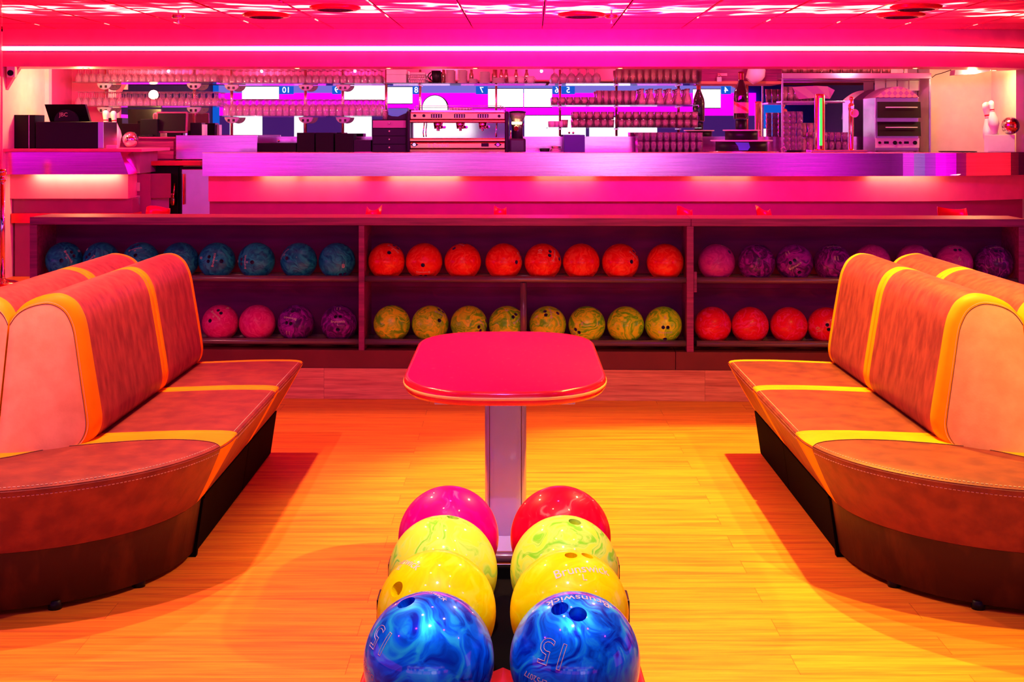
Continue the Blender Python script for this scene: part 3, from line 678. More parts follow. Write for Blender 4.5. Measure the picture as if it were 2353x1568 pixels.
# ------------------------------------------------------------------ bowling balls
BR = .108
def ball_mesh(holes, seg=56, R=BR):
    bm = bmesh.new(); bmesh.ops.create_uvsphere(bm, u_segments=seg, v_segments=seg // 2, radius=R)
    me = bpy.data.meshes.new('ball'); bm.to_mesh(me); bm.free()
    o = bpy.data.objects.new('b', me); C.objects.link(o)
    hb = bmesh.new()
    for d, r in holes:
        d = Vector(d).normalized(); q = d.to_track_quat('Z', 'Y').to_matrix().to_4x4()
        bmesh.ops.create_cone(hb, cap_ends=True, segments=24, radius1=r, radius2=r, depth=.10, matrix=Matrix.Translation(d * (R + .015)) @ q)
    hm = bpy.data.meshes.new('h'); hb.to_mesh(hm); hb.free()
    h = bpy.data.objects.new('h', hm); C.objects.link(h)
    if holes:
        md = o.modifiers.new('b', 'BOOLEAN'); md.operation = 'DIFFERENCE'; md.object = h; md.solver = 'EXACT'
    dg = bpy.context.evaluated_depsgraph_get(); out = bpy.data.meshes.new_from_object(o.evaluated_get(dg))
    for x in (o, h): bpy.data.objects.remove(x)
    bm = bmesh.new(); bm.from_mesh(out)
    for f in bm.faces:
        f.smooth = True; f.material_index = 0 if f.calc_center_median().length > R * .988 and abs(f.normal.dot(f.calc_center_median().normalized())) > .8 else 1
    bmesh.ops.split_edges(bm, edges=[e for e in bm.edges if len(e.link_faces) == 2 and e.link_faces[0].material_index != e.link_faces[1].material_index])
    bm.to_mesh(out); bm.free()
    nl = [None] * len(out.loops)
    for p in out.polygons:
        for li in p.loop_indices:
            nl[li] = out.vertices[out.loops[li].vertex_index].co.normalized() if p.material_index == 0 else p.normal.copy()
    out.normals_split_custom_set(nl)
    return out
def frame(n, roll):                                       # template -Y -> n, Z -> up turned by roll (degrees, counter-clockwise as seen)
    n = Vector(n).normalized(); up = Vector((0, 0, 1)); up = (up - n * up.dot(n)).normalized()
    up = Matrix.Rotation(R_(roll), 3, n) @ up
    r = up.cross(n)
    return Matrix(((r.x, -n.x, up.x), (r.y, -n.y, up.y), (r.z, -n.z, up.z)))
def on_ball(lon, lat): a, b = R_(lon), R_(lat); return Vector((math.sin(a) * math.cos(b), -math.cos(a) * math.cos(b), math.sin(b)))
def ball_text(txt, size, n, roll, outline=0., lift=.0004, R=BR):
    vs, fs = text_mesh(txt, size, outline, fine=.006); F_ = frame(n, roll); out = []
    for v in vs:
        p = on_ball(math.degrees(v.x / R), math.degrees(v.y / R)) * (R + lift + v.z); out.append(F_ @ p)
    return out, fs

BM = {
 'teal': ball_mat('teal_marbled_ball', (.0, .11, .20), (.02, .42, .46), (.01, .24, .34)),
 'red': ball_mat('red_marbled_ball', (.80, .005, .005), (.95, .06, .03), (.88, .012, .01)),
 'lime': ball_mat('lime_marbled_ball', (.16, .62, .01), (.80, .85, .02), (.42, .80, .02), lo=.38, hi=.58, scale=5., dist=1.8),
 'purple': ball_mat('purple_marbled_ball', (.06, .002, .10), (.34, .01, .40), (.17, .004, .22), lo=.4),
 'pink': ball_mat('pink_ball', (.62, .004, .16), (.78, .04, .26), (.68, .01, .20)),
 'violetpink': ball_mat('violet_pink_ball', (.40, .01, .24), (.58, .03, .34)),
 'coral': ball_mat('coral_red_ball', (.82, .003, .03), (.88, .02, .16), (.76, .004, .02)),
 'blue': ball_mat('blue_pearl_ball', (.0, .02, .45), (.02, .60, 1.0), (.0, .18, 1.0), scale=4.6, dist=1.9, lo=.36, hi=.66, met=.40, coat=.8),
 'yellow': ball_mat('yellow_ball', (.98, .68, .0), (1, .82, .02), (.98, .75, .0), lo=.4, hi=.7),
 'frontlime': ball_mat('bright_lime_pearl_ball', (.26, .74, .02), (.86, .90, .04), (.68, .90, .10), scale=5.5, dist=1.6, lo=.36, hi=.56),
 'frontpink': ball_mat('magenta_pearl_ball', (.85, .0, .18), (.95, .16, .36), (.90, .0, .25), scale=5, lo=.45, hi=.75),
 'frontred': ball_mat('scarlet_pearl_ball', (.88, .0, .02), (.95, .14, .12), (.92, .005, .03), scale=5, lo=.45, hi=.75),
}
HS = [(on_ball(-7.5, 17), .0105), (on_ball(7.5, 17), .0105), (on_ball(0, -24), .0118)]
base_mesh = ball_mesh(HS, 40)
letter_mesh = {}
def letter(ch, num):
    if (ch, num) not in letter_mesh:
        m = MB()
        for txt, sz, lon, lat, ol in (('Brunswick', .020, 0, 1, 0), (ch, .016, 0, -8, 0), (num, .034, 0, 48, .0007)):
            vs, fs = ball_text(txt, sz, on_ball(lon, lat), 0, ol); m.add(vs, fs)
        me = bpy.data.meshes.new('lettering'); me.from_pydata([tuple(v) for v in m.v], [], m.f); me.materials.append(M['lettering'])
        letter_mesh[(ch, num)] = me
    return letter_mesh[(ch, num)]
GR = {'teal': 'teal balls on the rack', 'red': 'scarlet balls on the upper middle shelf', 'lime': 'lime balls on the lower middle shelf', 'purple': 'purple and pink balls on the rack',
      'pink': 'purple and pink balls on the rack', 'violetpink': 'purple and pink balls on the rack', 'coral': 'crimson balls on the lower right shelf'}
def rack_ball(px, row, colr, uv, roll, ch, num, label, dpx=0):
    x = rx(px); yb = .115
    # sits between the two rails
    x = x * (RY + yb) / RY
    z = (zr1 if row == 0 else zr2) + math.sqrt((BR + RR) ** 2 - .085 ** 2)
    o = bpy.data.objects.new('bowling_ball', base_mesh); C.objects.link(o)
    while len(base_mesh.materials) < 2: base_mesh.materials.append(M['hole'])
    o.material_slots[0].link = 'OBJECT'; o.material_slots[0].material = BM[colr]
    o.location = rk(x, yb, z)
    if uv is None: n = Vector((.25, .93, .25))
    else:
        u, v = uv; n = Vector((u, -math.sqrt(max(.02, 1 - u * u - v * v)), v))
    o.rotation_mode = 'QUATERNION'; o.rotation_quaternion = frame(n, roll).to_quaternion()
    tag(o, label, 'bowling ball', GR[colr])
    l = bpy.data.objects.new('lettering', letter(ch, num)); C.objects.link(l); l.parent = o
    return o
T_ = 'teal ball on the upper left shelf, '
for a in (
 (146, 0, 'teal', (.50, .28), -62, 'M', '8', T_ + 'first from the left end'),
 (232, 0, 'teal', (-.35, .12), 42, 'M', '8', T_ + 'second from the left end'),
 (323, 0, 'teal', (-.15, .70), 20, 'M', '8', T_ + 'third, two holes just above the sofa back'),
 (413, 0, 'teal', None, 0, 'M', '8', T_ + 'directly above the near backrest top'),
 (497, 0, 'teal', (.05, .14), 80, 'L', '8', T_ + 'three holes around its lettering'),
 (588, 0, 'teal', (-.45, .02), 90, 'M', '8', T_ + 'lettering up its left side'),
 (685, 0, 'teal', (-.72, .45), 60, 'M', '8', T_ + 'second from the divider'),
 (773, 0, 'teal', (.30, -.85), 10, 'M', '8', T_ + 'beside the divider, hole near its foot'),
 (505, 1, 'pink', (-.1, .55), -40, 'M', '9', 'dusky pink ball half behind the left backrest, digits on its front, lower left shelf'),
 (590, 1, 'pink', None, 0, 'M', '9', 'plain dusky pink ball with no holes showing, lower left shelf'),
 (679, 1, 'purple', (-.2, .42), 172, 'L', '11', 'purple ball with two holes side by side on the lower left shelf'),
 (778, 1, 'purple', (.05, .22), 0, 'L', '11', 'purple ball beside the divider on the lower left shelf, lettering upright'),
 (887, 0, 'red', (.42, .75), -60, 'L', '10', 'scarlet ball beside the left divider on the upper middle shelf'),
 (973, 0, 'red', (.0, -.50), 180, 'L', '10', 'scarlet ball with one hole at its centre, upper middle shelf'),
 (1062, 0, 'red', (-.2, .96), 0, 'L', '10', 'scarlet ball third from the left divider, glossy and without a hole in front'),
 (1156, 0, 'red', (.90, .2), -70, 'L', '10', 'scarlet ball left of the lower shelf post, fourth on the upper middle shelf'),
 (1246, 0, 'red', (.62, .42), 60, 'L', '10', 'scarlet ball with number 10 and two holes on its top, right of the shelf post'),
 (1334, 0, 'red', None, 0, 'L', '10', 'smooth scarlet ball third from the right divider, upper middle shelf'),
 (1424, 0, 'red', (.72, .38), -50, 'L', '10', 'scarlet ball with one hole on its right side, upper middle shelf'),
 (1527, 0, 'red', None, 30, 'L', '10', 'scarlet ball beside the right divider, set apart by a gap'),
 (899, 1, 'lime', None, 0, 'S', '6', 'lime ball beside the left divider on the lower middle shelf'),
 (987, 1, 'lime', (.62, .60), -40, 'S', '6', 'lime ball with one hole high on its right, left of the pink table'),
 (1076, 1, 'lime', (.80, .0), 120, 'S', '6', 'lime ball third from the left divider, above the pink table edge'),
 (1164, 1, 'lime', (.60, .35), 30, 'S', '6', 'pale lime ball partly behind the shelf post'),
 (1257, 1, 'lime', (.15, .75), 90, 'S', '6', 'lime ball just right of the shelf post, holes on top'),
 (1347, 1, 'lime', (-.65, -.45), -40, 'S', '6', 'lime ball with lettering low on its left, behind the table corner'),
 (1436, 1, 'lime', None, 0, 'S', '6', 'finely marbled lime ball second from the right divider'),
 (1523, 1, 'lime', (.0, -.28), 0, 'S', '6', 'lime ball with digit 6 and two eye-like holes beside the right divider'),
 (1645, 0, 'violetpink', (.55, .85), -50, 'L', '9', 'pale violet pink ball beside the divider on the upper right shelf'),
 (1737, 0, 'purple', None, 0, 'L', '11', 'dark purple ball second on the upper right shelf, no lettering in front'),
 (1824, 0, 'purple', (-.15, -.1), 32, 'L', '11', 'dark purple ball with lettering and holes facing out, upper right shelf'),
 (1911, 0, 'purple', (.0, .93), 180, 'L', '11', 'dark purple ball with number 11 beside the right sofa back'),
 (2002, 0, 'violetpink', None, 0, 'L', '9', 'violet pink ball showing only its top above the near backrest of the right sofa'),
 (2100, 0, 'violetpink', (.62, .62), -30, 'L', '9', 'violet pink ball above the rear backrest of the right sofa, second from visible right'),
 (2190, 0, 'violetpink', (.0, .93), 180, 'L', '9', 'violet pink ball with one hole near its top, second from the right end'),
 (2282, 0, 'purple', (.0, .90), 180, 'L', '11', 'dark purple ball at the right end of the upper shelf'),
 (1636, 1, 'coral', None, 0, 'S', '10', 'crimson ball beside the divider on the lower right shelf'),
 (1722, 1, 'coral', None, 60, 'S', '10', 'crimson ball second from the divider on the lower right shelf'),
 (1811, 1, 'coral', None, 120, 'S', '10', 'crimson ball with a magenta patch, third on the lower right shelf'),
 (1897, 1, 'coral', (.15, .15), 105, 'S', '10', 'crimson ball with three holes, partly behind the right sofa back'),
): rack_ball(*a)

# ball return with eight balls
BZ = .676; XLb, XRb = -.140, .1015
def ray_on(c, px, py):
    o = Vector((0, 0, EYE)); d = Vector(((px - VX) / F, 1, -(py - VY) / F)).normalized()
    oc = o - c; b = oc.dot(d); q = b * b - (oc.length_squared - BR * BR)
    return ((o + d * (-b - math.sqrt(max(q, 0)))) - c).normalized()
def big_ball(x, y, colr, label, holes=(), texts=()):
    c = Vector((x, y, BZ)); hs = [(ray_on(c, px, py), r) for px, py, r in holes]
    me = ball_mesh(hs, 96); me.materials.clear(); me.materials.append(BM[colr]); me.materials.append(M['hole'])
    o = bpy.data.objects.new('bowling_ball', me); C.objects.link(o); o.location = c
    tag(o, label, 'bowling ball', 'balls on the ball return')
    for txt, sz, px, py, roll, ol in texts:
        vs, fs = ball_text(txt, sz, ray_on(c, px, py), roll, ol)
        mm = bpy.data.meshes.new('lettering'); mm.from_pydata([tuple(v) for v in vs], [], fs); mm.materials.append(M['lettering'])
        l = bpy.data.objects.new('lettering', mm); C.objects.link(l); l.parent = o
    return o
D4 = (2.203, 2.424, 2.645, 2.868)
big_ball(XLb, D4[0], 'blue', 'blue pearl bowling ball nearest the camera in the left row of the ball return',
         [(933, 1384, .0155)], [('15', .056, 875, 1468, 172, .0005), ('Brunswick', .018, 992, 1362, 150, 0), ('DLF52081', .0135, 842, 1536, 165, 0)])
big_ball(XRb, D4[0], 'blue', 'blue pearl bowling ball nearest the camera in the right row of the ball return',
         [(1286, 1398, .0148), (1328, 1411, .0148)], [('15', .058, 1272, 1500, 170, .0005), ('Brunswick', .026, 1330, 1374, 158, 0), ('DLF52077', .0135, 1235, 1562, 172, 0)])
big_ball(XLb, D4[1], 'yellow', 'yellow bowling ball behind the left blue ball, thumb hole on its left',
         [(911, 1354, .0140)], [('Brunswick', .024, 932, 1291, 28, 0), ('XL', .015, 916, 1306, 28, 0)])
big_ball(XRb, D4[1], 'yellow', 'yellow bowling ball behind the right blue ball, brand lettering facing up',
         [(1312, 1276, .0115), (1350, 1277, .0115)], [('Brunswick', .026, 1339, 1308, -6, 0), ('L', .018, 1343, 1328, -8, 0)])
big_ball(XLb, D4[2], 'frontlime', 'lime green marbled ball third in the left row of the ball return',
         [(1041, 1189, .0125)], [])
big_ball(XRb, D4[2], 'frontlime', 'lime green marbled ball third in the right row of the ball return',
         [(1321, 1199, .0125)], [])
big_ball(XLb, D4[3], 'frontpink', 'magenta marbled ball farthest in the left row of the ball return')
big_ball(XRb, D4[3], 'frontred', 'scarlet marbled ball farthest in the right row of the ball return')
# the return itself
xm = (XLb + XRb) / 2; hw = (XRb - XLb) / 2
t = thing('ball_return', 'ball return with black rails and a red hood holding eight balls', 'ball return', (xm, 2.5, 0))
zrl = BZ - .092
for sx in (-1, 1):
    cx = xm + sx * hw
    for k, off in enumerate((-.066, .066)):
        MB().tube([(cx + off, 1.72, zrl), (cx + off, 2.4, zrl), (cx + off, 3.02, zrl)], .010, 12).build('rail', M['black'], t)
    ye = 2.74
    MB().box(cx + sx * .104, cx + sx * .114, ye - .045, ye + .01, BZ - .07, BZ - .002, .004).build('side_clip', M['black'], t)
    MB().box(cx + sx * .106, cx + sx * .117, 2.50, 2.56, BZ - .07, BZ - .006, .004).build('side_clip', M['black'], t)
    MB().tube([(cx + sx * .118, 1.72, BZ - .10), (cx + sx * .125, 2.2, BZ - .10), (cx + sx * .112, 2.75, BZ - .09), (cx + sx * .07, 3.02, BZ - .085)], .009, 12).build('outer_rail', M['red_plastic'], t)
    MB().box(cx - .1, cx + .1, 1.75, 3.0, BZ - .16, BZ - .13, .01).build('tray', M['black'], t)
MB().cyl((xm - hw - .09, 3.02, zrl), (xm + hw + .09, 3.02, zrl), .014, n=16).build('end_bar', M['rail'], t)
MB().box(xm - hw - .09, xm + hw + .09, 2.985, 3.005, zrl - .05, zrl - .01, .004).build('end_plate', M['baseblack'], t)
sec = [(-.05, -.20), (-.055, -.13), (-.04, -.085), (0, -.07), (.04, -.085), (.055, -.13), (.05, -.20)]
MB().rings([[(xm + a * s_, y, BZ + b - dz) for a, b in sec] for y, s_, dz in ((1.70, 1, .0), (2.2, 1, .01), (2.42, .9, .03), (2.52, .6, .10))], True, True, True).build('hood', M['red_plastic'], t)
MB().box(xm - .035, xm + .035, 2.36, 2.984, BZ - .20, BZ - .125, .01).build('spine', M['baseblack'], t)
MB().box(xm - .10, xm + .10, 1.78, 2.86, .06, BZ - .16, .03).build('pedestal', M['black'], t)
MB().box(xm - .20, xm + .20, 1.74, 2.92, 0, .06, .02).build('base', M['black'], t)

# ------------------------------------------------------------------ table
TX = -.028; TZ = .75
def table_outline(hx, n=12):
    pts = []; y0, y1 = 4.42, 5.03; e0, e1 = 4.085, 5.335
    # corner-rounded, with bowed ends
    def end(yc, ye, sgn):
        o = []
        for k in range(25):
            a = R_(180 * k / 24); cx, sy = math.cos(a), math.sin(a)
            x = hx * (abs(cx) ** .66) * (1 if cx >= 0 else -1); y = yc + (ye - yc) * (sy ** 1.0)
            o.append((x, y))
        return o
    a = end(y1, e1, 1)                           # right -> left along the far end
    b = end(y0, e0, -1)
    return a + b[::-1]
t = thing('bowling_table', 'pink red table with a yellow edge line on a lilac column', 'table', (TX, 4.72, 0))
ol = table_outline(.333); cy = 4.72
def scaled(pts, ins, z):
    out = []; n = len(pts)
    for i in range(n):
        p = Vector(pts[i]); a = Vector(pts[i - 1]); b = Vector(pts[(i + 1) % n]); tn = (b - a)
        nn = Vector((tn.y, -tn.x)); nn = nn.normalized() if nn.length > 1e-6 else Vector((0, 0))
        q = p - nn * ins; out.append((TX + q.x, q.y, z))
    return out
th = .044
MB().rings([scaled(ol, .012, TZ - .004), scaled(ol, .011, TZ), ], True, False, True, smooth=False).rings([scaled(ol, .012, TZ - .030), scaled(ol, .012, TZ - .004)], True, True, False).build('tabletop', M['table'], t)
MB().rings([scaled(ol, .012, TZ + .0006), scaled(ol, .006, TZ + .0006), scaled(ol, .0015, TZ - .004), scaled(ol, -.001, TZ - .012), scaled(ol, -.0015, TZ - .019), scaled(ol, -.0015, TZ - .027), scaled(ol, -.001, TZ - .033), scaled(ol, .006, TZ - .043), scaled(ol, .03, TZ - th), scaled(ol, .03, TZ - .03)], True).build('edge_moulding', M['tedge'], t)
MB().rings([scaled(ol, -.0018, TZ - .0165), scaled(ol, -.0035, TZ - .018), scaled(ol, -.0035, TZ - .0245), scaled(ol, -.0018, TZ - .026)], True).build('edge_inlay', M['tstripe'], t)
MB().box(-.250, .195, 4.20, 5.24, .689, .700, .003).build('support_plate', M['lilac'], t)

ph = .0735; sec = []
for k in range(48):
    a = 2 * PI * k / 48; c_, s_ = math.cos(a), math.sin(a)
    sec.append((ph * (abs(c_) ** .35) * (1 if c_ > 0 else -1), .105 * (abs(s_) ** .8) * (1 if s_ > 0 else -1)))
MB().rings([[(TX + x, 4.74 + y, z) for x, y in sec] for z in (.05, .688)], True, True, True).build('column', M['lilac'], t)
for sx in (-1, 1):
    MB().box(TX + sx * .056 - .0012, TX + sx * .056 + .0012, 4.740 - .0975, 4.74 - .080, .05, .687, 0).build('groove', M['seam'], t)
fl = []
for k in range(9):
    s_ = k / 8; z = .10 * (1 - s_) ** 2 + .012; fl.append((z, ph + .02 + .20 * s_ ** 1.3))
for sy in (-1, 1):
    m_ = MB(); rr = []
    for k in range(10):
        s_ = k / 9; y = 4.74 + sy * (.085 + .26 * s_); z = .15 * (1 - s_) ** 2.2 + .016; hx = ph * (1 - .25 * s_)
        rr.append([(TX - hx, y, .0), (TX - hx, y, z - .008), (TX - hx + .01, y, z), (TX + hx - .01, y, z), (TX + hx, y, z - .008), (TX + hx, y, 0)])
    m_.rings(rr, True, True, True).build('foot', M['lilac'], t)
MB().box(TX - .10, TX + .10, 4.50, 4.98, 0, .05, .02).build('base_plate', M['lilac'], t)

# ------------------------------------------------------------------ sofas
def catmull(pts, per=4, closed=False):
    out = []; n = len(pts)
    for i in range(n - 1):
        p0 = Vector(pts[max(i - 1, 0)]); p1 = Vector(pts[i]); p2 = Vector(pts[i + 1]); p3 = Vector(pts[min(i + 2, n - 1)])
        for k in range(per):
            s_ = k / per
            out.append(.5 * ((2 * p1) + (-p0 + p2) * s_ + (2 * p0 - 5 * p1 + 4 * p2 - p3) * s_ ** 2 + (-p0 + 3 * p1 - 3 * p2 + p3) * s_ ** 3))
    out.append(Vector(pts[-1])); return out
def inset2(poly, d):
    n = len(poly); out = []
    for i in range(n):
        a, b = poly[i - 1], poly[(i + 1) % n]; t_ = (b - a)
        nn = Vector((t_.y, -t_.x)); nn = nn.normalized() if nn.length > 1e-7 else Vector((0, 0))
        out.append(poly[i] - nn * d)
    return out
def area2(p): return .5 * sum(p[i - 1].x * p[i].y - p[i].x * p[i - 1].y for i in range(len(p)))
BP = catmull([(.003, .893), (.018, .918), (.040, .940), (.070, .956), (.104, .965), (.140, .9675), (.172, .957), (.200, .935), (.220, .902), (.236, .855), (.255, .75), (.276, .623), (.288, .545), (.291, .505), (.284, .470), (.268, .445), (.243, .428)], 4) + [Vector((.243 - .240 * k / 10, .427 - .002 * k / 10)) for k in range(1, 11)] + [Vector((.003, .425 + .47 * k / 12)) for k in range(1, 12)]
if area2(BP) > 0: BP = BP
Y0, Y1, Y2 = 4.83, 5.70, 6.40
def CRN(u, z): return .012 * max(0, 1 - ((u - .13) / .17) ** 2) * max(0, 1 - ((z - .68) / .29) ** 2)
SR = .770
def ztop(e): 
    e = max(e, 0)
    return .447 + .010 * (1 - math.exp(-e / .02)) - .045 * max(0, (e - .18)) ** 1.2
def push(u, z): return .205 * max(0, 1 - (abs(u) / .31) ** 2) * (.50 + .50 * (1 - (z - .42) / .55)) + .05 * (1 - (z - .42) / .55)
def sofa(cx, side, name_side):
    # local frame: u across (positive towards the aisle), y along the room
    def W(u, y, z): return Vector((cx - side * u, y, z))
    t = thing('back_to_back_sofa', {'left': 'double sided leather sofa on the left with a salmon lit end panel', 'right': 'double sided leather sofa on the right with an amber lit end panel'}[name_side], 'sofa', (cx, (Y0 + Y2) / 2, 0))
    ccw = area2(BP) > 0
    sgn = 1 if ccw else -1
    ins = lambda d: [Vector((.003 + (p.x - .003) * (.288 - d) / .288, .425 + (p.y - .425) * (.5425 - d) / .5425)) for p in BP]
    for mir in (1, -1):
        for k, (ya, yb) in enumerate(((Y0, Y1), (Y1, Y2))):
            def ring(d, y, pw):
                return [W(mir * p.x, y - (push(p.x, p.y) * pw if k == 0 else 0), p.y) for p in ins(d)]
            wgt = lambda y: max(0, 1 - (y - ya) / .38) ** 1.6 if k == 0 else 0
            bw = .05
            def rr(lst): return [ring(d, y, wgt(y)) for d, y in lst]
            ys = [ya + bw + (yb - ya - 2 * bw) * i / 14 for i in range(15)]
            body = MB().rings(rr([(.001, ys[0])] + [(0, y) for y in ys[1:-1]] + [(.001, ys[-1])]), True).build('backrest', M['leather'], t)
            bA = [(.030, ya - .002), (.018, ya + .001), (.008, ya + .006), (.001, ya + .018), (0, ya + .03), (0, ya + bw - .004), (.0012, ya + bw)] if k == 0 else [(.010, ya + .001), (.004, ya + .004), (0, ya + .012), (0, ya + bw - .004), (.0012, ya + bw)]
            MB().rings(rr(bA), True).build('edge_band', M['band'], body)
            bB = [(.0012, yb - bw), (0, yb - bw + .004), (0, yb - .012), (.004, yb - .004), (.010, yb - .001)]
            MB().rings(rr(bB), True).build('edge_band', M['band'], body)
            if k == 0:
                e = MB()
                rgs = [ring(.030, ya - .0015, 1)]
                cen = Vector((.13, .68))
                base = ins(.030)
                for s_ in (.92, .8, .6, .4, .2):
                    rgs.append([W(mir * (cen.x + (p.x - cen.x) * s_), ya - .0015 - CRN(cen.x + (p.x - cen.x) * s_, cen.y + (p.y - cen.y) * s_) - push(cen.x + (p.x - cen.x) * s_, cen.y + (p.y - cen.y) * s_), cen.y + (p.y - cen.y) * s_) for p in base])
                e.rings(rgs, True, False, True).build('end_panel', M['endleather'], t)
                MB().tube([Vector(v) + Vector((0, -.001, 0)) for v in rgs[0][:66]], .0013, 6).build('seam', M['seam'], body)
                MB().tube([Vector(v) + Vector((0, -.003, 0)) for v in ring(.024, ya - .001, 1)[:66]], .0007, 5).build('stitching', M['stitch'], body)
            else:
                MB().rings([ring(.010, yb - .001, 0), ring(.03, yb, 0)], True, False, True).build('rear_panel', M['endleather'], t)
            if k == 0:      # dark line between the modules
                MB().rings([ring(.006, yb - .004, 0), ring(.006, yb + .004, 0)], True).build('seam', M['seam'], body)
    # seats
    def sp(n=10):
        es = [.52, .45, .36, .28, .2, .12, .06, .03, .014, .006]
        top = [(SR - e, ztop(e)) for e in es]
        return top + [(SR - .0005, .442), (SR - .001, .434), (SR - .014, .41), (SR - .07, .31), (SR - .120, .225), (SR - .128, .216), (SR - .16, .214), (.25, .214)]
    S = [Vector(p) for p in sp()]
    for mir in (1, -1):
        for k, (ya, yb) in enumerate(((Y0, Y1), (Y1, Y2))):
            def ring(d, y): return [W(mir * p.x, y, p.y) for p in inset2(S, d * (1 if area2(S) > 0 else -1))]
            bw = .05
            ys = [ya + bw + (yb - ya - 2 * bw) * i / 8 for i in range(9)]
            body = MB().rings([ring(.001, ys[0])] + [ring(0, y) for y in ys[1:-1]] + [ring(.001, ys[-1])], True).build('seat_cushion', M['seatleather'], t)
            MB().rings([ring(.008, ya + .001), ring(.002, ya + .005), ring(0, ya + .012), ring(0, ya + bw - .004), ring(.001, ya + bw)], True).build('edge_band', M['band'], body)
            MB().rings([ring(.001, yb - bw), ring(0, yb - bw + .004), ring(0, yb - .012), ring(.002, yb - .005), ring(.008, yb - .001)], True, False, True).build('edge_band', M['band'], body)
            st_ = MB()
            for e_, z_ in ((.014, ztop(.014) + .0006), (-.0006 + .006, .424)):
                u_ = SR - e_ if z_ > .44 else SR - .0055
                st_.tube([W(mir * u_, y, z_) for y in (ya + bw, (ya + yb) / 2, yb - bw)], .0011, 5)
            st_.build('stitching', M['stitch'], body)
            MB().tube([W(mir * (SR - .0005), y, .441) for y in (ya + .01, (ya + yb) / 2, yb - .01)], .0030, 6).build('piping', M['seatleather'], body)
    # rounded end: band patch, then cushion
    th0 = R_(12.5); thb = R_(5)
    def O(a): return (SR * math.cos(a), Y0 - SR * math.sin(a))
    xe, ye = O(th0)
    IC = [(-.02, .37), (0, .36), (.06, .33), (.12, .235), (.2, .16), (.3, .125), (.45, .100), (.55, .098), (.64, .108), (.70, .128), (.735, .148), (xe, SR * math.sin(th0)), (.9, .2)]
    def Ic(u):           # inner curve from +side to -side
        x = xe * math.cos(PI * u); ax = abs(x)
        for i_ in range(1, len(IC) - 2):
            if IC[i_][0] <= ax <= IC[i_ + 1][0] + 1e-9:
                p0, p1, p2, p3 = IC[i_ - 1][1], IC[i_][1], IC[i_ + 1][1], IC[i_ + 2][1]; s_ = (ax - IC[i_][0]) / (IC[i_ + 1][0] - IC[i_][0])
                return (x, Y0 - .5 * (2 * p1 + (p2 - p0) * s_ + (2 * p0 - 5 * p1 + 4 * p2 - p3) * s_ ** 2 + (3 * p1 - p0 - 3 * p2 + p3) * s_ ** 3))
        return (x, ye)
    nU = 96
    def edge_dist(x, y):
        return SR - abs(x) if y >= Y0 else SR - math.hypot(x, y - Y0)
    def top_pt(x, y): return W(x, y, ztop(edge_dist(x, y)))
    rws = []
    for k in range(7):
        v = k / 6; row = []
        for i in range(nU + 1):
            u = i / nU; xi, yi = Ic(u); xo = SR * math.cos(PI * u) * 1.0
            bx_, by_ = SR * math.cos(PI * u), Y0 - .002
            x, y = bx_ + (xi - bx_) * v, by_ + (yi - by_) * v
            if i in (0, nU):
                a = th0 * v; x, y = (SR * math.cos(a)) * (1 if i == 0 else -1), Y0 - SR * math.sin(a)
            row.append(top_pt(x * .9992, y))
        rws.append(row)
    eb = MB().rings(rws, False)
    drop = [(0, .447), (.0005, .440), (.001, .434), (.014, .41), (.07, .31), (.120, .225), (.128, .216)]
    def side_rows(fa0, fa1, n):
        out = []
        for d_, z_ in drop:
            tz = thb + (th0 - thb) * max(0, (z_ - .216) / (.447 - .216)); a0, a1 = fa0(tz), fa1(tz)
            out.append([W((SR - d_) * math.cos(a0 + (a1 - a0) * i / n), Y0 - (SR - d_) * math.sin(a0 + (a1 - a0) * i / n), z_) for i in range(n + 1)])
        return out
    eb.rings(side_rows(lambda q: 0, lambda q: q, 4), False); eb.rings(side_rows(lambda q: PI - q, lambda q: PI, 4), False)
    ec_rows = []
    for k in range(13):
        v = k / 12; v2 = v ** .8; row = []
        for i in range(nU + 1):
            u = i / nU; xi, yi = Ic(u); a = th0 + (PI - 2 * th0) * u
            xo, yo = (SR - .0005) * math.cos(a), Y0 - (SR - .0005) * math.sin(a)
            row.append(top_pt(xi + (xo - xi) * v2, yi + (yo - yi) * v2) - Vector((0, 0, .0012 if k == 0 else 0)))
        ec_rows.append(row)
    ec = MB().rings(ec_rows, False); ec.rings(side_rows(lambda q: q, lambda q: PI - q, 60), False)
    # underside
    ec.rings([[W(r * math.cos(PI * i / 60), Y0 - r * math.sin(PI * i / 60), .215) for i in range(61)] for r in (SR - .128, .3)], False)
    body = ec.build('rounded_end_cushion', M['seatleather'], t)
    eb.build('edge_band', M['band'], body)
    MB().tube([top_pt(*Ic(i / nU)) + Vector((0, 0, .0002)) for i in range(nU + 1)], .0014, 5).build('seam', M['seam'], body)
    MB().tube([W((SR + .0002) * math.cos(PI * i / 60), Y0 - (SR + .0002) * math.sin(PI * i / 60), .441) for i in range(61)], .0030, 6).build('piping', M['seatleather'], body)
    s2 = MB()
    for r_, z_ in ((SR - .014, ztop(.014) + .0006), (SR - .0055, .424)):
        npts = 150
        for i in range(0, npts, 1):
            a0 = th0 + (PI - 2 * th0) * i / npts; a1 = th0 + (PI - 2 * th0) * (i + .62) / npts
            s2.tube([W(r_ * math.cos(a0), Y0 - r_ * math.sin(a0), z_), W(r_ * math.cos(a1), Y0 - r_ * math.sin(a1), z_)], .0011, 4)
    s2.build('stitching', M['stitch'], body)
    # base
    def kp(r, z, a): return W(r * math.cos(a), Y0 + .02 - r * math.sin(a), z)
    MB().rings([[kp(r, z, PI * i / 48) for i in range(49)] for r, z in ((.642, .215), (.640, .20), (.612, .02), (.605, .02), (.5, .02), (.5, .215))], False).build('kick_panel', M['kickleather'], t)
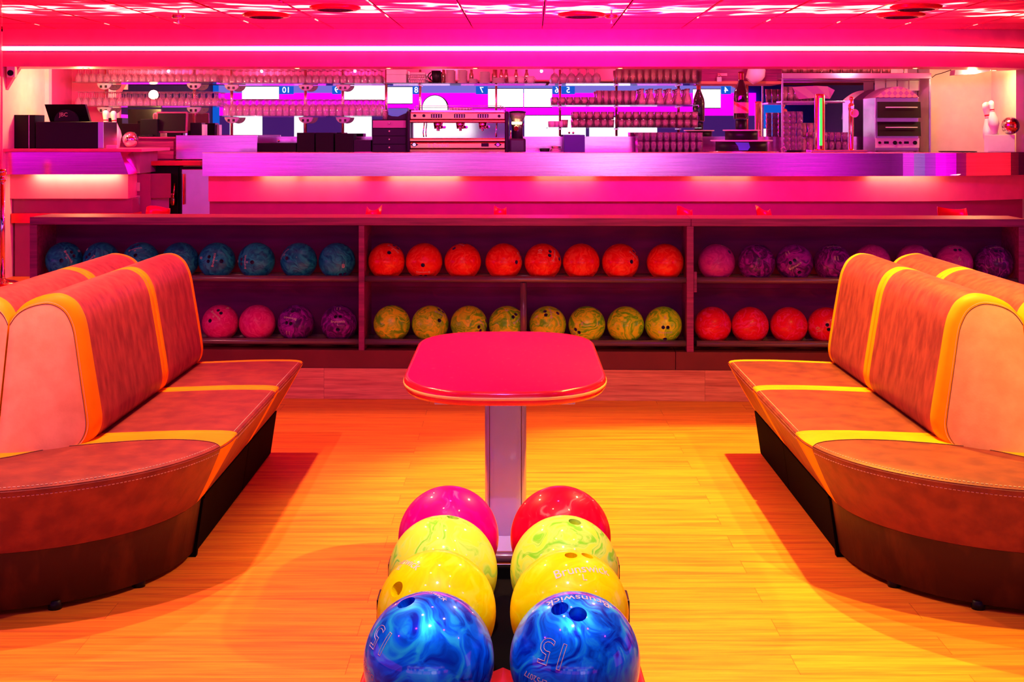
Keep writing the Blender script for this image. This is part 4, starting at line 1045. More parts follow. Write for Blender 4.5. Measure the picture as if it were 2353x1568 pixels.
    for mir in (1, -1):
        for ya, yb in ((Y0 + .05, Y1 - .004), (Y1 + .004, Y2 - .03)):
            MB().add([W(mir * .648, ya, .215), W(mir * .648, yb, .215), W(mir * .618, yb, .012), W(mir * .618, ya, .012), W(mir * .55, ya, .215), W(mir * .55, yb, .215), W(mir * .55, yb, .012), W(mir * .55, ya, .012)],
                     [(0, 1, 2, 3), (4, 7, 6, 5), (0, 4, 5, 1), (3, 2, 6, 7), (0, 3, 7, 4), (1, 5, 6, 2)]).build('base_panel', M['baseblack'], t)
        MB().add([W(mir * u_, y_, z_) for z_ in (.21, 0) for u_, y_ in ((.60, Y0 + .02), (.651, Y0 + .02), (.651, Y0 + .048), (.60, Y0 + .048))][:4] + [W(mir * u_, y_, 0) for u_, y_ in ((.57, Y0 + .02), (.622, Y0 + .02), (.622, Y0 + .048), (.57, Y0 + .048))], [(0, 1, 2, 3), (7, 6, 5, 4), (0, 4, 5, 1), (1, 5, 6, 2), (2, 6, 7, 3), (3, 7, 4, 0)]).build('base_stile', M['baseblack'], t)
    MB().box(cx - .55, cx + .55, Y2 - .06, Y2 - .03, 0, .215, .002).build('base_panel', M['baseblack'], t)
    MB().box(cx - .22, cx + .22, Y0 + .3, Y2 - .06, 0, .60, 0).build('core', M['black'], t)
    for a in (30, 60, 90, 120, 150): 
        p = W(.58 * math.cos(R_(a)), Y0 - .58 * math.sin(R_(a)), 0); MB().cyl(p, p + Vector((0, 0, .03)), .022, n=16).build('glide', M['black'], t)
    return t
sofa(-1.78, -1, 'left')
sofa(1.80, 1, 'right')

# ------------------------------------------------------------------ glass shelves over the mirror
SD = 13.02                                        # front edge distance of the shelves
def glass_shelf(px0, px1, py, posts, label):
    z = Z_(py, SD); x0, x1 = X_(px0, SD), X_(px1, SD)
    t = thing('glass_shelf', label, 'shelf', ((x0 + x1) / 2, SD, z), 'glass shelves in front of the mirror')
    MB().box(x0, x1, SD, 13.25, z - .008, z, .001).build('pane', M['shelfglass'], t)
    for px in posts:
        x = X_(px, 13.2)
        MB().box(x - .012, x + .012, 13.10, 13.255, z - .022, z - .0085, .002).build('bracket', M['steel'], t)
    return z
def support_post(px, py0, py1, label, cone=False):
    x = X_(px, 13.23)
    m = MB().cyl((x, 13.245, Z_(py1, 13.23)), (x, 13.245, Z_(py0, 13.23)), .011, n=12)
    o = m.build('shelf_post', M['gold'], None, label, 'post', 'posts carrying the glass shelves')
POSTS = [241, 445, 531, 701, 787, 887, 965, 1140, 1287, 1417, 1560, 1718]
NEAR = ['near the left wall', 'below the gap between stem glass groups', 'at the left end of the middle stem glasses', 'under the middle of the long stem glass row', 'right of centre under the long stem glass row',
        'above the drawer unit', 'beside the coffee machine top left', 'beside the coffee machine top right', 'right of the coffee grinder', 'between the two right glass groups', 'under the conical carafes', 'right of the champagne bottle']
for px, nr in zip(POSTS, NEAR): support_post(px, 160, 313, 'slim metal shelf post ' + nr)
zA = glass_shelf(166, 500, 188, (241, 445), 'glass shelf of stem glasses, upper one at the far left')
zB = glass_shelf(166, 505, 243, (241, 445), 'glass shelf of stem glasses, lower one at the far left')
zC_ = glass_shelf(506, 880, 191, (531, 701, 787), 'long glass shelf of stem glasses left of the white boxes, upper one')
zD = glass_shelf(508, 880, 266, (531, 701, 787), 'long glass shelf of stem glasses above the black boxes, lower one')
zE = glass_shelf(886, 1255, 191, (965, 1140), 'glass shelf with plates and cups above the coffee machine')
zF = glass_shelf(1262, 1608, 191, (1287, 1417, 1560), 'top glass shelf on the right with wine and beer glasses')
zG = glass_shelf(1266, 1606, 241, (1287, 1417, 1560), 'middle glass shelf on the right with carafes')
zH = glass_shelf(1258, 1612, 293, (1287, 1417, 1560), 'lowest glass shelf on the right with stacked tumblers')
for k, (px, py) in enumerate(((236, 189), (443, 189), (530, 192), (701, 192), (787, 192), (236, 244), (443, 244), (530, 267), (701, 267), (787, 267))):
    x = X_(px, 13.05); z = Z_(py, 13.05) - .009
    rgs = []
    for j in range(5):
        r = .072 * math.cos(R_(90 * j / 4)) + .001; zz_ = z - .062 * math.sin(R_(90 * j / 4))
        rgs.append([(x + r * math.cos(PI * i / 12), 13.10 - r * .35 * math.sin(PI * i / 12), zz_) for i in range(13)])
    t = thing('shelf_lamp', 'white half-cone lamp shade hanging under the ' + ['upper left', 'upper left', 'upper middle', 'upper middle', 'upper middle', 'lower left', 'lower left', 'lower middle', 'lower middle', 'lower middle'][k] + ' glass shelf, at the ' + ['first', 'second', 'first', 'second', 'third', 'first', 'second', 'first', 'second', 'third'][k] + ' post', 'shade', (x, 13.1, z), 'half-cone shades under the shelves')
    MB().rings(rgs, False).build('shade', M['white'], t)
    sl = MB()
    for q_ in (-.03, -.018, .018, .03): sl.box(x + q_ - .003, x + q_ + .003, 13.064, 13.078, z - .045, z - .02)
    sl.build('slots', M['black'], t)

def proto(prof, m, name, n=14):
    me_o = MB().lathe(prof, (0, 0, 0), n, closed_ends=False).build(name, m, None, origin=(0, 0, 0))
    return me_o
def place(o, name, x, y, z, label, group, cat='glass', first=[None]):
    c = o.copy(); c.name = name; C.objects.link(c); c.location = (x, y, z)
    tag(c, label, cat, group); return c
STEM = [(.030, 0), (.0335, .03), (.031, .055), (.020, .074), (.006, .084), (.0035, .10), (.0035, .128), (.012, .133), (.030, .136), (.030, .138)]
p_stem = proto(STEM, M['glass'], 'stem_glass', 12)
STEM2 = [(.027, 0), (.030, .03), (.031, .075), (.024, .10), (.007, .112), (.0035, .122), (.0035, .150), (.012, .155), (.029, .158), (.029, .160)]
p_stem2 = proto(STEM2, M['glass'], 'stem_glass', 12)
p_tumb = proto([(.0, .004), (.026, .004), (.027, 0), (.030, .04), (.033, .075), (.0315, .075), (.029, .04), (.026, .008), (0, .008)], M['glass2'], 'tumbler', 14)
p_tall = proto([(.0, .004), (.024, .004), (.026, 0), (.027, .06), (.031, .14), (.0295, .14), (.026, .06), (.023, .01), (0, .01)], M['glass2'], 'tall_glass', 14)
p_car = proto([(.0, .003), (.040, .003), (.042, .01), (.038, .05), (.018, .11), (.016, .13), (.022, .16), (.0205, .16), (.0145, .13), (.0165, .11), (.036, .05), (.038, .012), (0, .008)], M['glass2'], 'carafe', 16)
p_wine = proto([(.028, 0), (.040, .035), (.041, .055), (.030, .085), (.006, .10), (.0035, .115), (.0035, .15), (.012, .156), (.034, .160)], M['glass'], 'wine_glass', 16)
p_dark = proto([(.0, .004), (.024, .004), (.026, 0), (.030, .11), (.0285, .11), (.023, .01), (0, .01)], glass_mat('smoky_tumbler_glass', (.85, .6, .85), .5, .3, (.5, .25, .5)), 'tumbler', 14)
PROTOS = [p_stem, p_stem2, p_tumb, p_tall, p_car, p_wine, p_dark]
def fill(o, name, px0, px1, z, step, ys, label, group, dz=0., tiers=1):
    x0, x1 = X_(px0, SD) + step / 2, X_(px1, SD) - step / 2
    n = max(1, int(round((x1 - x0) / step)) + 1)
    for j, y in enumerate(ys):
        for i in range(n):
            x = x0 + (x1 - x0) * i / max(1, n - 1)
            for k in range(tiers): place(o, name, x, y, z + .0005 + k * dz, label, group)
Y3 = (SD + .035, SD + .10, SD + .165)
fill(p_stem, 'stem_glass', 170, 497, zA, .068, Y3, 'upside-down stem glass packed on the far left upper glass shelf', 'stem glasses, far left upper shelf')
fill(p_stem, 'stem_glass', 170, 500, zB, .068, Y3, 'upside-down stem glass packed on the far left lower glass shelf', 'stem glasses, far left lower shelf')
fill(p_stem, 'stem_glass', 508, 876, zC_, .068, Y3, 'upside-down stem glass on the long upper shelf left of the white boxes', 'stem glasses, long upper shelf')
fill(p_stem2, 'stem_glass', 510, 878, zD, .066, Y3, 'upside-down stem glass on the long lower shelf above the black boxes', 'stem glasses, long lower shelf')
fill(p_wine, 'wine_glass', 1265, 1382, zF, .084, (SD + .045, SD + .14), 'upside-down wine glass on the top right shelf, left of the tall glasses', 'wine glasses, top right shelf')
fill(p_tall, 'tall_glass', 1416, 1604, zF, .064, (SD + .035, SD + .11), 'tall glass on the top right shelf near the padlocked cupboard', 'tall glasses, top right shelf')
fill(p_tumb, 'tumbler', 1267, 1369, zG, .070, (SD + .04, SD + .12), 'short tumbler at the left of the middle right shelf', 'tumblers, middle right shelf')
fill(p_tall, 'tall_glass', 1370, 1463, zG, .064, (SD + .035, SD + .11), 'tall glass left of the carafes on the middle right shelf', 'tall glasses, middle right shelf')
fill(p_car, 'carafe', 1466, 1592, zG, .088, (SD + .05, SD + .15), 'conical glass carafe on the middle right shelf', 'carafes on the middle right shelf')
fill(p_tumb, 'tumbler', 1290, 1314, zH, .070, (SD + .04, SD + .12), 'tumbler beside the small orange cups on the lowest right shelf', 'tumblers beside the orange cups')
fill(p_tumb, 'tumbler', 1315, 1413, zH, .070, (SD + .04, SD + .12), 'stacked tumbler left of the post on the lowest right shelf', 'stacked tumblers, lowest shelf left', .078, 2)
fill(p_tumb, 'tumbler', 1420, 1606, zH, .070, (SD + .04, SD + .12), 'stacked tumbler right of the post on the lowest right shelf', 'stacked tumblers, lowest shelf right', .078, 2)
fill(p_dark, 'tumbler', 1458, 1606, ZW, .062, (12.74, 12.83, 12.92), 'tumbler stacked in the block of glasses standing on the steel worktop', 'tumbler block on the worktop', .088, 2)
oc = proto([(.0, .003), (.024, .003), (.028, .03), (.029, .062), (.027, .062), (0, .01)], M['china'], 'cup', 14)
for i in range(3): place(oc, 'small_cup', X_(1264 + i * 11.5, SD) + .02, SD + .05 + .05 * (i % 2), zH + .0005, 'small orange-lit cup at the left end of the lowest right shelf', 'small cups, lowest right shelf', 'cup')
# plates, cups, boxes on the centre shelf
def stack_plates(px, n, r, k, lab):
    c = Vector((X_(px, SD) , SD + .11, zE + .001))
    for i in range(n):
        z = i * .0088
        m = MB().lathe([(0, z), (r * .6, z), (r, z + .008), (r, z + .0095), (r * .6, z + .003), (0, z + .003)], c, 24, closed_ends=False)
        m.build('plate', M['china'], None, lab, 'plate', 'plates in the stack ' + k, origin=c + Vector((0, 0, z)))
stack_plates(1033, 15, .050, 'one', 'saucer in the tall stack right of the black jug')
stack_plates(1061, 15, .050, 'two', 'saucer in the second tall stack right of the black jug')
stack_plates(1086, 5, .045, 'three', 'saucer in the low stack between the tall stacks')
stack_plates(1113, 13, .055, 'four', 'saucer in the wide tall stack beside the shelf post')
stack_plates(1146, 6, .068, 'five', 'plate in the low wide stack left of the mugs')
for i, px in enumerate((1176, 1197, 1219)):
    c = Vector((X_(px, SD), SD + .06, zE + .001))
    t = thing('mug', 'pink-lit mug on the centre shelf, ' + ['left of three beside the wide plate stack', 'middle of three', 'right of three, nearest the wine glasses'][i], 'mug', c, 'three mugs on the centre shelf')
    MB().lathe([(0, 0), (.026, 0), (.034, .02), (.038, .068), (.035, .068), (.031, .02), (0, .006)], c, 20, closed_ends=False).build('body', M['china'], t)
    MB().tube([c + Vector((.036 + .018 * math.sin(PI * k / 8), 0, .018 + .038 * k / 8)) for k in range(9)], .004, 8).build('handle', M['china'], t)
for k, (a, b, c_, d_) in enumerate(((888, 160, 933, 171), (888, 171.3, 933, 190))):
    simple_box(a, b, c_, d_ - (0 if k == 0 else 0), SD + .01, .2, 'carton', M['white'], ['flat pale carton on top of the larger one, centre shelf', 'pale carton at the left end of the centre shelf, bottom of two'][k], 'box', .002, 'cartons on the centre shelf')
t = thing('napkin_basket', 'wire basket of folded napkins beside the pale cartons', 'basket', (X_(958, SD), SD + .05, zE))
m = MB()
for i in range(9):
    x = X_(938 + i * 5, SD); m.cyl((x, SD + .02, zE + .003), (x, SD + .02, zE + .075), .0016, n=6); m.cyl((x, SD + .18, zE + .003), (x, SD + .18, zE + .075), .0016, n=6)
for z_ in (.003, .04, .075): m.tube([(X_(938, SD), SD + .02, zE + z_), (X_(978, SD), SD + .02, zE + z_), (X_(978, SD), SD + .18, zE + z_), (X_(938, SD), SD + .18, zE + z_)], .002, 6, True)
m.build('wire_frame', M['steel'], t)
for i in range(4):
    MB().box(X_(940, SD), X_(976, SD), SD + .03, SD + .17, zE + .006 + i * .026, zE + .030 + i * .026, .006, rot=Matrix.Rotation(R_((-3, 4, -2, 5)[i]), 3, 'Z')).build('napkin_pile', M['china'], t)
t = thing('black_jug', 'black jug on the centre shelf between napkins and saucers', 'jug', (X_(1000, SD), SD + .08, zE))
MB().lathe([(0, .001), (.036, .001), (.042, .06), (.048, .125), (.045, .125), (.04, .06), (0, .01)], (X_(1001, SD), SD + .08, zE), 24, closed_ends=False).build('body', M['black'], t)
MB().tube([(X_(988, SD) + .005 - .03 * math.sin(PI * k / 8), SD + .08, zE + .03 + .08 * k / 8) for k in range(9)], .006).build('handle', M['black'], t)
for i, px in enumerate((1019, 1083, 1135, 1152, 1163, 1186, 1210)):
    c = Vector((X_(px, SD + .19), SD + .19, zE + .001))
    MB().lathe([(0, 0), (.020, 0), (.021, .09), (.012, .115), (.012, .14), (0, .14)], c, 14, closed_ends=False).build('syrup_bottle', M['gold'], None, 'amber bottle at the back of the centre shelf, ' + ['beside the black jug', 'behind the low saucer stack', 'behind the shelf post', 'behind the wide plates', 'left behind the first mug', 'behind the middle mug', 'behind the right mug'][i], 'bottle', 'amber bottles behind the crockery')

# ------------------------------------------------------------------ on the rear worktop
WD = 12.72
def wbox(a, b, c_, dep, name, m, lab, cat='box', d=WD, bv=.003, grp=None):
    return MB().box(X_(a, d), X_(c_, d), d, d + dep, ZW + .0005, Z_(b, d), bv).build(name, m, None, lab, cat, grp)
t = thing('low_black_box', 'long low black box with a small knob at the left end of the boxes', 'box', (X_(634, WD), WD, ZW))
MB().box(X_(588, WD), X_(680, WD), WD, WD + .25, ZW + .0005, Z_(329, WD), .003).build('body', M['blackmat'], t)
MB().sphere((X_(636, WD), WD + .1, Z_(327, WD) + .012), .012, 16, 10).build('knob', M['gold'], t)
wbox(682, 305, 722, .25, 'dispenser_box', M['blackmat'], 'tall black box, left one of the three beside the low box', grp='tall black boxes on the worktop')
wbox(725.5, 305, 766, .25, 'dispenser_box', M['blackmat'], 'tall black box in the middle of the three', grp='tall black boxes on the worktop')
wbox(770, 307, 812, .25, 'dispenser_box', M['blackmat'], 'tall black box, right one of the three', grp='tall black boxes on the worktop')
wbox(813, 322, 852, .22, 'small_dark_box', M['navy'], 'short dark box between the tall black boxes and the drawer unit')
t = thing('drawer_unit', 'dark four-drawer counter unit left of the coffee machine', 'drawers', (X_(895, WD), WD, ZW))
MB().box(X_(855, WD), X_(935, WD), WD, WD + .3, ZW + .0005, Z_(275, WD), .004).build('body', M['black'], t)
for k, (a, b) in enumerate(((277, 294), (296, 312), (314, 331), (333, 349))):
    dr = MB().box(X_(857, WD), X_(933, WD), WD - .012, WD, Z_(b, WD), Z_(a, WD), .003).build('drawer', M['navy'] if k else M['panel_dark'], t)
    MB().sphere((X_(895, WD), WD - .018, Z_((a + b) / 2 - 2, WD)), .010, 14, 8).build('knob', M['steel'], dr)
zd = Z_(275, WD)
t = thing('tea_box', 'turquoise and purple printed box on the drawer unit', 'box', (X_(914, WD), WD, zd))
MB().box(X_(891, WD), X_(937, WD), WD + .02, WD + .2, zd + .0005, Z_(248, WD), .003).build('carton', M['navy'], t)
pts = [(X_(891.5, WD), Z_(249, WD)), (X_(936.5, WD), Z_(249, WD)), (X_(936, WD), Z_(259, WD)), (X_(925, WD), Z_(263, WD)), (X_(914, WD), Z_(268, WD)), (X_(900, WD), Z_(267, WD)), (X_(892, WD), Z_(264, WD))]
MB().prism(pts, WD + .017, WD + .0199, 'y').build('printed_label', M['turq'], t)
t = thing('sugar_jar', 'small ribbed jar left of the turquoise box', 'jar', (X_(884, WD), WD, zd))
MB().lathe([(0, 0), (.026, 0), (.027, .07), (.022, .08), (0, .08)], (X_(884, WD), WD + .06, zd + .001), 20).build('body', M['glass2'], t)
MB().lathe([(.024, .08), (.024, .092), (0, .094)], (X_(884, WD), WD + .06, zd + .001), 20).build('lid', M['china'], t)

# espresso machine
ED = 12.68
t = thing('espresso_machine', 'wide chrome espresso machine in the middle of the bar', 'coffee machine', (X_(1050, ED), ED, ZW))
e = lambda a, b, c_, d_, y0, y1, bv=.004: MB().box(X_(a, ED), X_(c_, ED), ED + y0, ED + y1, Z_(d_, ED), Z_(b, ED), bv)
e(941, 327, 1162, 343, 0, .42, .012).build('drip_tray_front', M['copper'], t)
e(941, 343.5, 1162, 350, .0, .42, .002).build('drip_grille', M['copper'], t)
e(940, 318, 1163, 326.5, -.01, .4, .01).build('front_rail', M['copper'], t)
e(943, 282, 1160, 318, .22, .25, .002).build('mirror_splashback', M['chrome'], t)
e(942, 259, 1161, 275, .0, .40, .008).build('control_head', M['copper'], t)
e(940, 275.5, 1163, 282, -.01, .38, .010).build('head_trim', M['copper'], t)
e(944, 253, 1158, 258.5, .02, .40, .003).build('cup_tray', M['steel'], t)
for a, b in ((934, 942), (1160, 1169)): 
    e(a, 256, b, 350, -.02, .42, .012).build('side_panel', M['black'], t)
for px in (953, 974): MB().cyl((X_(px, ED), ED - .02, Z_(266, ED)), (X_(px, ED), ED, Z_(266, ED)), .014).build('steam_dial', M['black'], t)
MB().cyl((X_(1147, ED), ED - .02, Z_(267, ED)), (X_(1147, ED), ED, Z_(267, ED)), .014).build('steam_dial', M['black'], t)
for px in (1003, 1056, 1110):
    MB().box(X_(px - 12.5, ED), X_(px + 12.5, ED), ED - .008, ED, Z_(271, ED), Z_(262, ED), .006).build('button_pad', M['black'], t)
    m = MB()
    for i in range(4):
        for j in range(2): m.cyl((X_(px - 8.5 + i * 5.6, ED), ED - .012, Z_(264.8 + j * 4, ED)), (X_(px - 8.5 + i * 5.6, ED), ED - .007, Z_(264.8 + j * 4, ED)), .006, n=10)
    m.build('buttons', M['white'], t)
for px in (1004, 1056, 1108):
    x = X_(px, ED)
    g = MB().cyl((x, ED + .10, Z_(292, ED)), (x, ED + .10, Z_(280, ED)), .034, .040).build('group_head', M['chrome'], t)
    MB().cyl((x, ED + .10, Z_(296, ED)), (x, ED + .10, Z_(292, ED)), .032).cyl((x, ED + .10, Z_(294, ED)), (x + .05, ED - .05, Z_(292, ED)), .009, .013).cyl((x, ED + .10, Z_(301, ED)), (x, ED + .10, Z_(296, ED)), .009).build('portafilter', M['chrome'], t)
for px in (974, 1141): MB().tube([(X_(px, ED), ED + .06, Z_(280, ED)), (X_(px, ED), ED + .04, Z_(287, ED)), (X_(px - 2, ED), ED + .03, Z_(305, ED)), (X_(px - 1, ED), ED + .04, Z_(315, ED))], .006).build('steam_wand', M['chrome'], t)
rp = [(X_(957, ED), ED + .02, Z_(243, ED)), (X_(1150, ED), ED + .02, Z_(243, ED)), (X_(1160, ED), ED + .3, Z_(246, ED)), (X_(947, ED), ED + .3, Z_(246, ED))]
m = MB().tube(rp, .003, 6, True)
for p in rp: m.cyl(p, (p[0], p[1], Z_(254, ED)), .003, n=6)
m.build('cup_rail', M['steel'], t)
for px in (952, 1144):
    z = Z_(332.5, ED)
    MB().prism([(X_(px - 9, ED), z), (X_(px, ED), z + .024), (X_(px + 9, ED), z), (X_(px, ED), z - .024)], ED - .006, ED - .001, 'y').build('badge', M['black'], t)
    MB().cyl((X_(px, ED), ED - .010, z), (X_(px, ED), ED - .006, z), .016, n=20).build('badge_gauge', M['chrome'], t)
MB().box(X_(1106, ED), X_(1123, ED), ED - .008, ED, Z_(337, ED), Z_(329, ED), .008).build('power_switch', M['black'], t)
text_at('la Cimbali', .052, (X_(1007, ED), ED - .003, Z_(334, ED)), M['white'], 'brand_lettering', t)
cu = MB()
for i in range(14): cu.lathe([(.0, 0), (.014, 0), (.019, .02), (.018, .02), (0, .004)], (X_(1036 + (i % 7) * 7.2, ED), ED + .07 + .05 * (i // 7), Z_(253, ED) + .001), 12, closed_ends=False)
cu.build('cup_warmer_knobs', M['steel'], t)
t = thing('reflection_disc', 'white disc with dark rim standing for a reflection behind the coffee machine', 'disc', (X_(999, 13.15), 13.15, Z_(252, 13.15)))  # emissive disc stands in for a reflection, its stem is added support
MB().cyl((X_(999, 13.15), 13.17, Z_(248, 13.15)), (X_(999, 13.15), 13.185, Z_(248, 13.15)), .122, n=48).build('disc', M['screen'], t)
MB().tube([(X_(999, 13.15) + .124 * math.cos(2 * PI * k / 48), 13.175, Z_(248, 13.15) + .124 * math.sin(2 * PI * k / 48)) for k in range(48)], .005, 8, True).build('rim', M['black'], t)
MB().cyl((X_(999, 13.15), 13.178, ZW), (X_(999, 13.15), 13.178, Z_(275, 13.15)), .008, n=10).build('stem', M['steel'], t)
# grinder
t = thing('coffee_grinder', 'black coffee grinder with clear hopper right of the espresso machine', 'grinder', (X_(1189, ED), ED, ZW))
g = Vector((X_(1189, ED), ED + .12, 0))
MB().box(X_(1170, ED), X_(1208, ED), ED, ED + .26, ZW + .0005, Z_(318, ED), .02).build('base', M['grinderbody'], t)
MB().lathe([(.055, 0), (.050, .09), (.062, .15), (.0, .152)], g + Vector((0, 0, Z_(318, ED) - .005)), 28).build('body', M['grinderbody'], t)
MB().lathe([(.045, 0), (.078, .07), (.080, .098), (.077, .098), (.043, .004)], g + Vector((0, 0, Z_(283, ED) + .0)), 28, closed_ends=False).build('hopper', M['glass'], t)
MB().lathe([(.0, 0), (.042, .002), (.066, .055), (.05, .062), (0, .066)], g + Vector((0, 0, Z_(283, ED) + .002)), 24).build('coffee_beans', M['kickleather'], t)
MB().lathe([(.082, 0), (.082, .010), (.05, .018), (0, .02)], g + Vector((0, 0, Z_(259, ED))), 28).build('lid', M['black'], t)
MB().cyl((X_(1186, ED), ED + .04, Z_(292, ED)), (X_(1186, ED), ED - .02, Z_(296, ED)), .022).build('spout', M['gold'], t)
MB().box(X_(1176, ED), X_(1199, ED), ED + .02, ED + .05, Z_(286, ED), Z_(280, ED), .004).build('display', M['lamp'], t)
MB().cyl((X_(1173, ED), ED + .02, Z_(345, ED)), (X_(1173, ED), ED + .02, Z_(300, ED)), .006).build('tamper_arm', M['chrome'], t)
t = thing('steel_pot', 'small steel knock box right of the coffee grinder', 'pot', (X_(1252, WD), WD, ZW))
MB().lathe([(0, 0), (.044, 0), (.048, .045), (.040, .045), (.038, .01), (0, .01)], (X_(1252, WD), WD + .06, ZW + .001), 24, closed_ends=False).build('bowl', M['black'], t)
MB().tube([(X_(1242, WD), WD + .05, ZW + .04), (X_(1233, WD), WD + .05, ZW + .042), (X_(1231, WD), WD + .05, ZW + .01)], .003, 6).build('wire_handle', M['steel'], t)
t = thing('lidded_jar', 'squat orange-lit jar with a lid left of the blue box', 'jar', (X_(1278, WD), WD, ZW))
MB().lathe([(0, 0), (.056, 0), (.060, .02), (.046, .05), (0, .052)], (X_(1278, WD), WD + .07, ZW + .001), 24).build('body', M['glass2'], t)
MB().lathe([(.046, .052), (.048, .062), (0, .066)], (X_(1278, WD), WD + .07, ZW + .001), 24).build('lid', M['gold'], t)
t = thing('blue_box', 'blue box with a small round knob under the right shelves', 'box', (X_(1320, WD), WD, ZW))
MB().box(X_(1296, WD), X_(1344, WD), WD, WD + .2, ZW + .0005, Z_(310, WD), .004).build('body', pm('deep_blue_board', (.02, .02, .20), .4), t)
MB().sphere((X_(1318, WD), WD + .08, Z_(308, WD) + .010), .012, 14, 8).build('knob', M['gold'], t)

# ------------------------------------------------------------------ on the front counter, right half
ZF = Z_(351, BD); CDp = 11.85
c = Vector((X_(1706, CDp), CDp, ZF))
t = thing('round_tier_stand', 'two-tier black polygon stand with white plates under the champagne bottle', 'stand', c)
def tier(cx, cy, r, z0, z1, n=8): return [(r, z0), (r, z1)]
k_ = CDp / F
MB().lathe([(0, 0), (118 * k_ * .72, 0), (118 * k_ * .72, .008), (0, .009)], c + Vector((0, .05, .0005)), 40).build('foot_plate', M['chrome'], t)
z0 = .010; z1 = Z_(325, CDp) - ZF
MB().lathe([(60 * k_, z0), (60 * k_, z1)], c + Vector((0, .05, 0)), 10).build('lower_drum', M['black'], t)
MB().lathe([(0, z1), (70 * k_, z1), (72 * k_, z1 + .006), (70 * k_, z1 + .012), (0, z1 + .012)], c + Vector((0, .05, 0)), 40).build('lower_plate', M['white'], t)
z2 = Z_(301, CDp) - ZF
MB().lathe([(38 * k_, z1 + .012), (38 * k_, z2)], c + Vector((0, .05, 0)), 10).build('upper_drum', M['black'], t)
MB().lathe([(0, z2), (42 * k_, z2), (43.5 * k_, z2 + .006), (42 * k_, z2 + .011), (0, z2 + .011)], c + Vector((0, .05, 0)), 40).build('upper_plate', M['white'], t)
pts = [(X_(1681, CDp), Z_(327, CDp)), (X_(1712, CDp), Z_(327, CDp)), (X_(1715, CDp), Z_(338, CDp)), (X_(1710, CDp), Z_(345, CDp)), (X_(1690, CDp), Z_(345, CDp)), (X_(1688, CDp), Z_(336, CDp))]
MB().prism(pts, CDp + .05 - 60 * k_ - .004, CDp + .05 - 60 * k_ - .001, 'y').build('printed_sticker', M['turq'], t)
zb2 = ZF + z2 + .0115; bh = Z_(165, CDp) - Z_(274, CDp)
c2 = Vector((X_(1705, CDp), CDp + .05, zb2))
MB().lathe([(0, 0), (.046, 0), (.050, .01), (.050, .088), (0, .09)], c2, 30).build('bottle_plinth', M['black'], None, 'black round plinth between the tier stand and the champagne bottle', 'plinth')
cb = c2 + Vector((0, 0, .091)); s_ = (Z_(165, CDp) - cb.z) / .42
t = thing('champagne_bottle', 'large dark champagne bottle with a salmon label and red sash', 'bottle', cb)
br = [(0, .01), (.03, .0), (.062, .004), (.066, .02), (.066, .20), (.060, .245), (.040, .30), (.026, .335), (.022, .355), (.0215, .40), (.025, .402), (.025, .415), (.018, .42), (0, .42)]
MB().lathe([(r * 1.0, z * s_) for r, z in br], cb, 36).build('glass_body', M['bottle'], t)
def wrap(c, r, a0, a1, z0f, z1f, n=20):
    m = MB(); rg = []
    for i in range(n + 1):
        a = R_(a0 + (a1 - a0) * i / n); rg.append([(c.x + r * math.sin(a), c.y - r * math.cos(a), c.z + z0f(a)), (c.x + r * math.sin(a), c.y - r * math.cos(a), c.z + z1f(a))])
    return m.rings(rg, False)
wrap(cb, .0672, -75, 75, lambda a: .055 * s_, lambda a: .15 * s_).build('label', pm('salmon_label', (.95, .42, .38), .5), t)
wrap(cb, .0678, -75, 75, lambda a: (.105 - .035 * a) * s_ - .014, lambda a: (.105 - .035 * a) * s_ + .014).build('sash', M['redstripe'], t)
MB().lathe([(.0225, .345 * s_), (.0265, .40 * s_), (.0268, .416 * s_), (.018, .4225 * s_), (0, .4235 * s_)], cb, 24, closed_ends=False).build('neck_foil', pm('red_foil', (.35, .03, .03), .3, .6), t)
# taps
t = thing('lit_beer_column', 'wide chrome beer column with a glowing green strip', 'beer tap', (X_(1886, 11.75), 11.75, ZF))
cc = Vector((X_(1886.5, 11.75), 11.8, ZF)); h = Z_(215, 11.75) - ZF
MB().lathe([(.075, 0), (.05, .01), (.046, .03), (.046, h - .02), (.042, h - .004), (0, h)], cc, 32).build('column', M['gold'], t)
wrap(cc, .0468, -16, 16, lambda a: .06, lambda a: h - .04, 8).build('light_strip', M['ledgreen'], t)
t = thing('tap_tray', 'shallow steel drip tray under the beer taps', 'tray', (X_(1925, 11.75), 11.75, ZF))
MB().box(X_(1862, 11.72), X_(1992, 11.72), 11.70, 11.72 + .18, ZF + .0005, ZF + .02, .006).build('tray', M['steel'], t)
def beer_tap(px, top, ball, d, lab, badge=True):
    c = Vector((X_(px, d), d + .02, ZF)); h = Z_(top, d) - ZF; zb_ = Z_(ball, d) - ZF
    t = thing('beer_tap', lab, 'beer tap', c, 'slim chrome beer taps')
    MB().lathe([(.05, 0), (.048, .008), (.026, .02), (.022, .03), (.022, zb_ - .03), (.026, zb_ - .02), (.026, zb_ + .02), (.014, zb_ + .035)], c, 24).build('column', M['gold'], t)
    MB().cyl(c + Vector((0, 0, zb_)), c + Vector((-.01, -.09, zb_ - .004)), .014).cyl(c + Vector((-.01, -.08, zb_ + .0)), c + Vector((-.012, -.08, zb_ - .07)), .009, .007).build('spout', M['chrome'], t)
    MB().lathe([(.006, zb_ + .02), (.010, zb_ + .05), (.020, h - .03), (.018, h - .008), (0, h)], c + Vector((-.008, -.04, 0)), 18).build('handle', M['gold'], t)
    if badge: MB().cyl(c + Vector((.02, -.03, zb_ - .055)), c + Vector((.02, -.042, zb_ - .055)), .038, n=28).build('badge', M['lamp'] if False else M['white'], t)
beer_tap(1957, 221, 246, 11.8, 'slim tap column with round badge left of the two-deck oven')

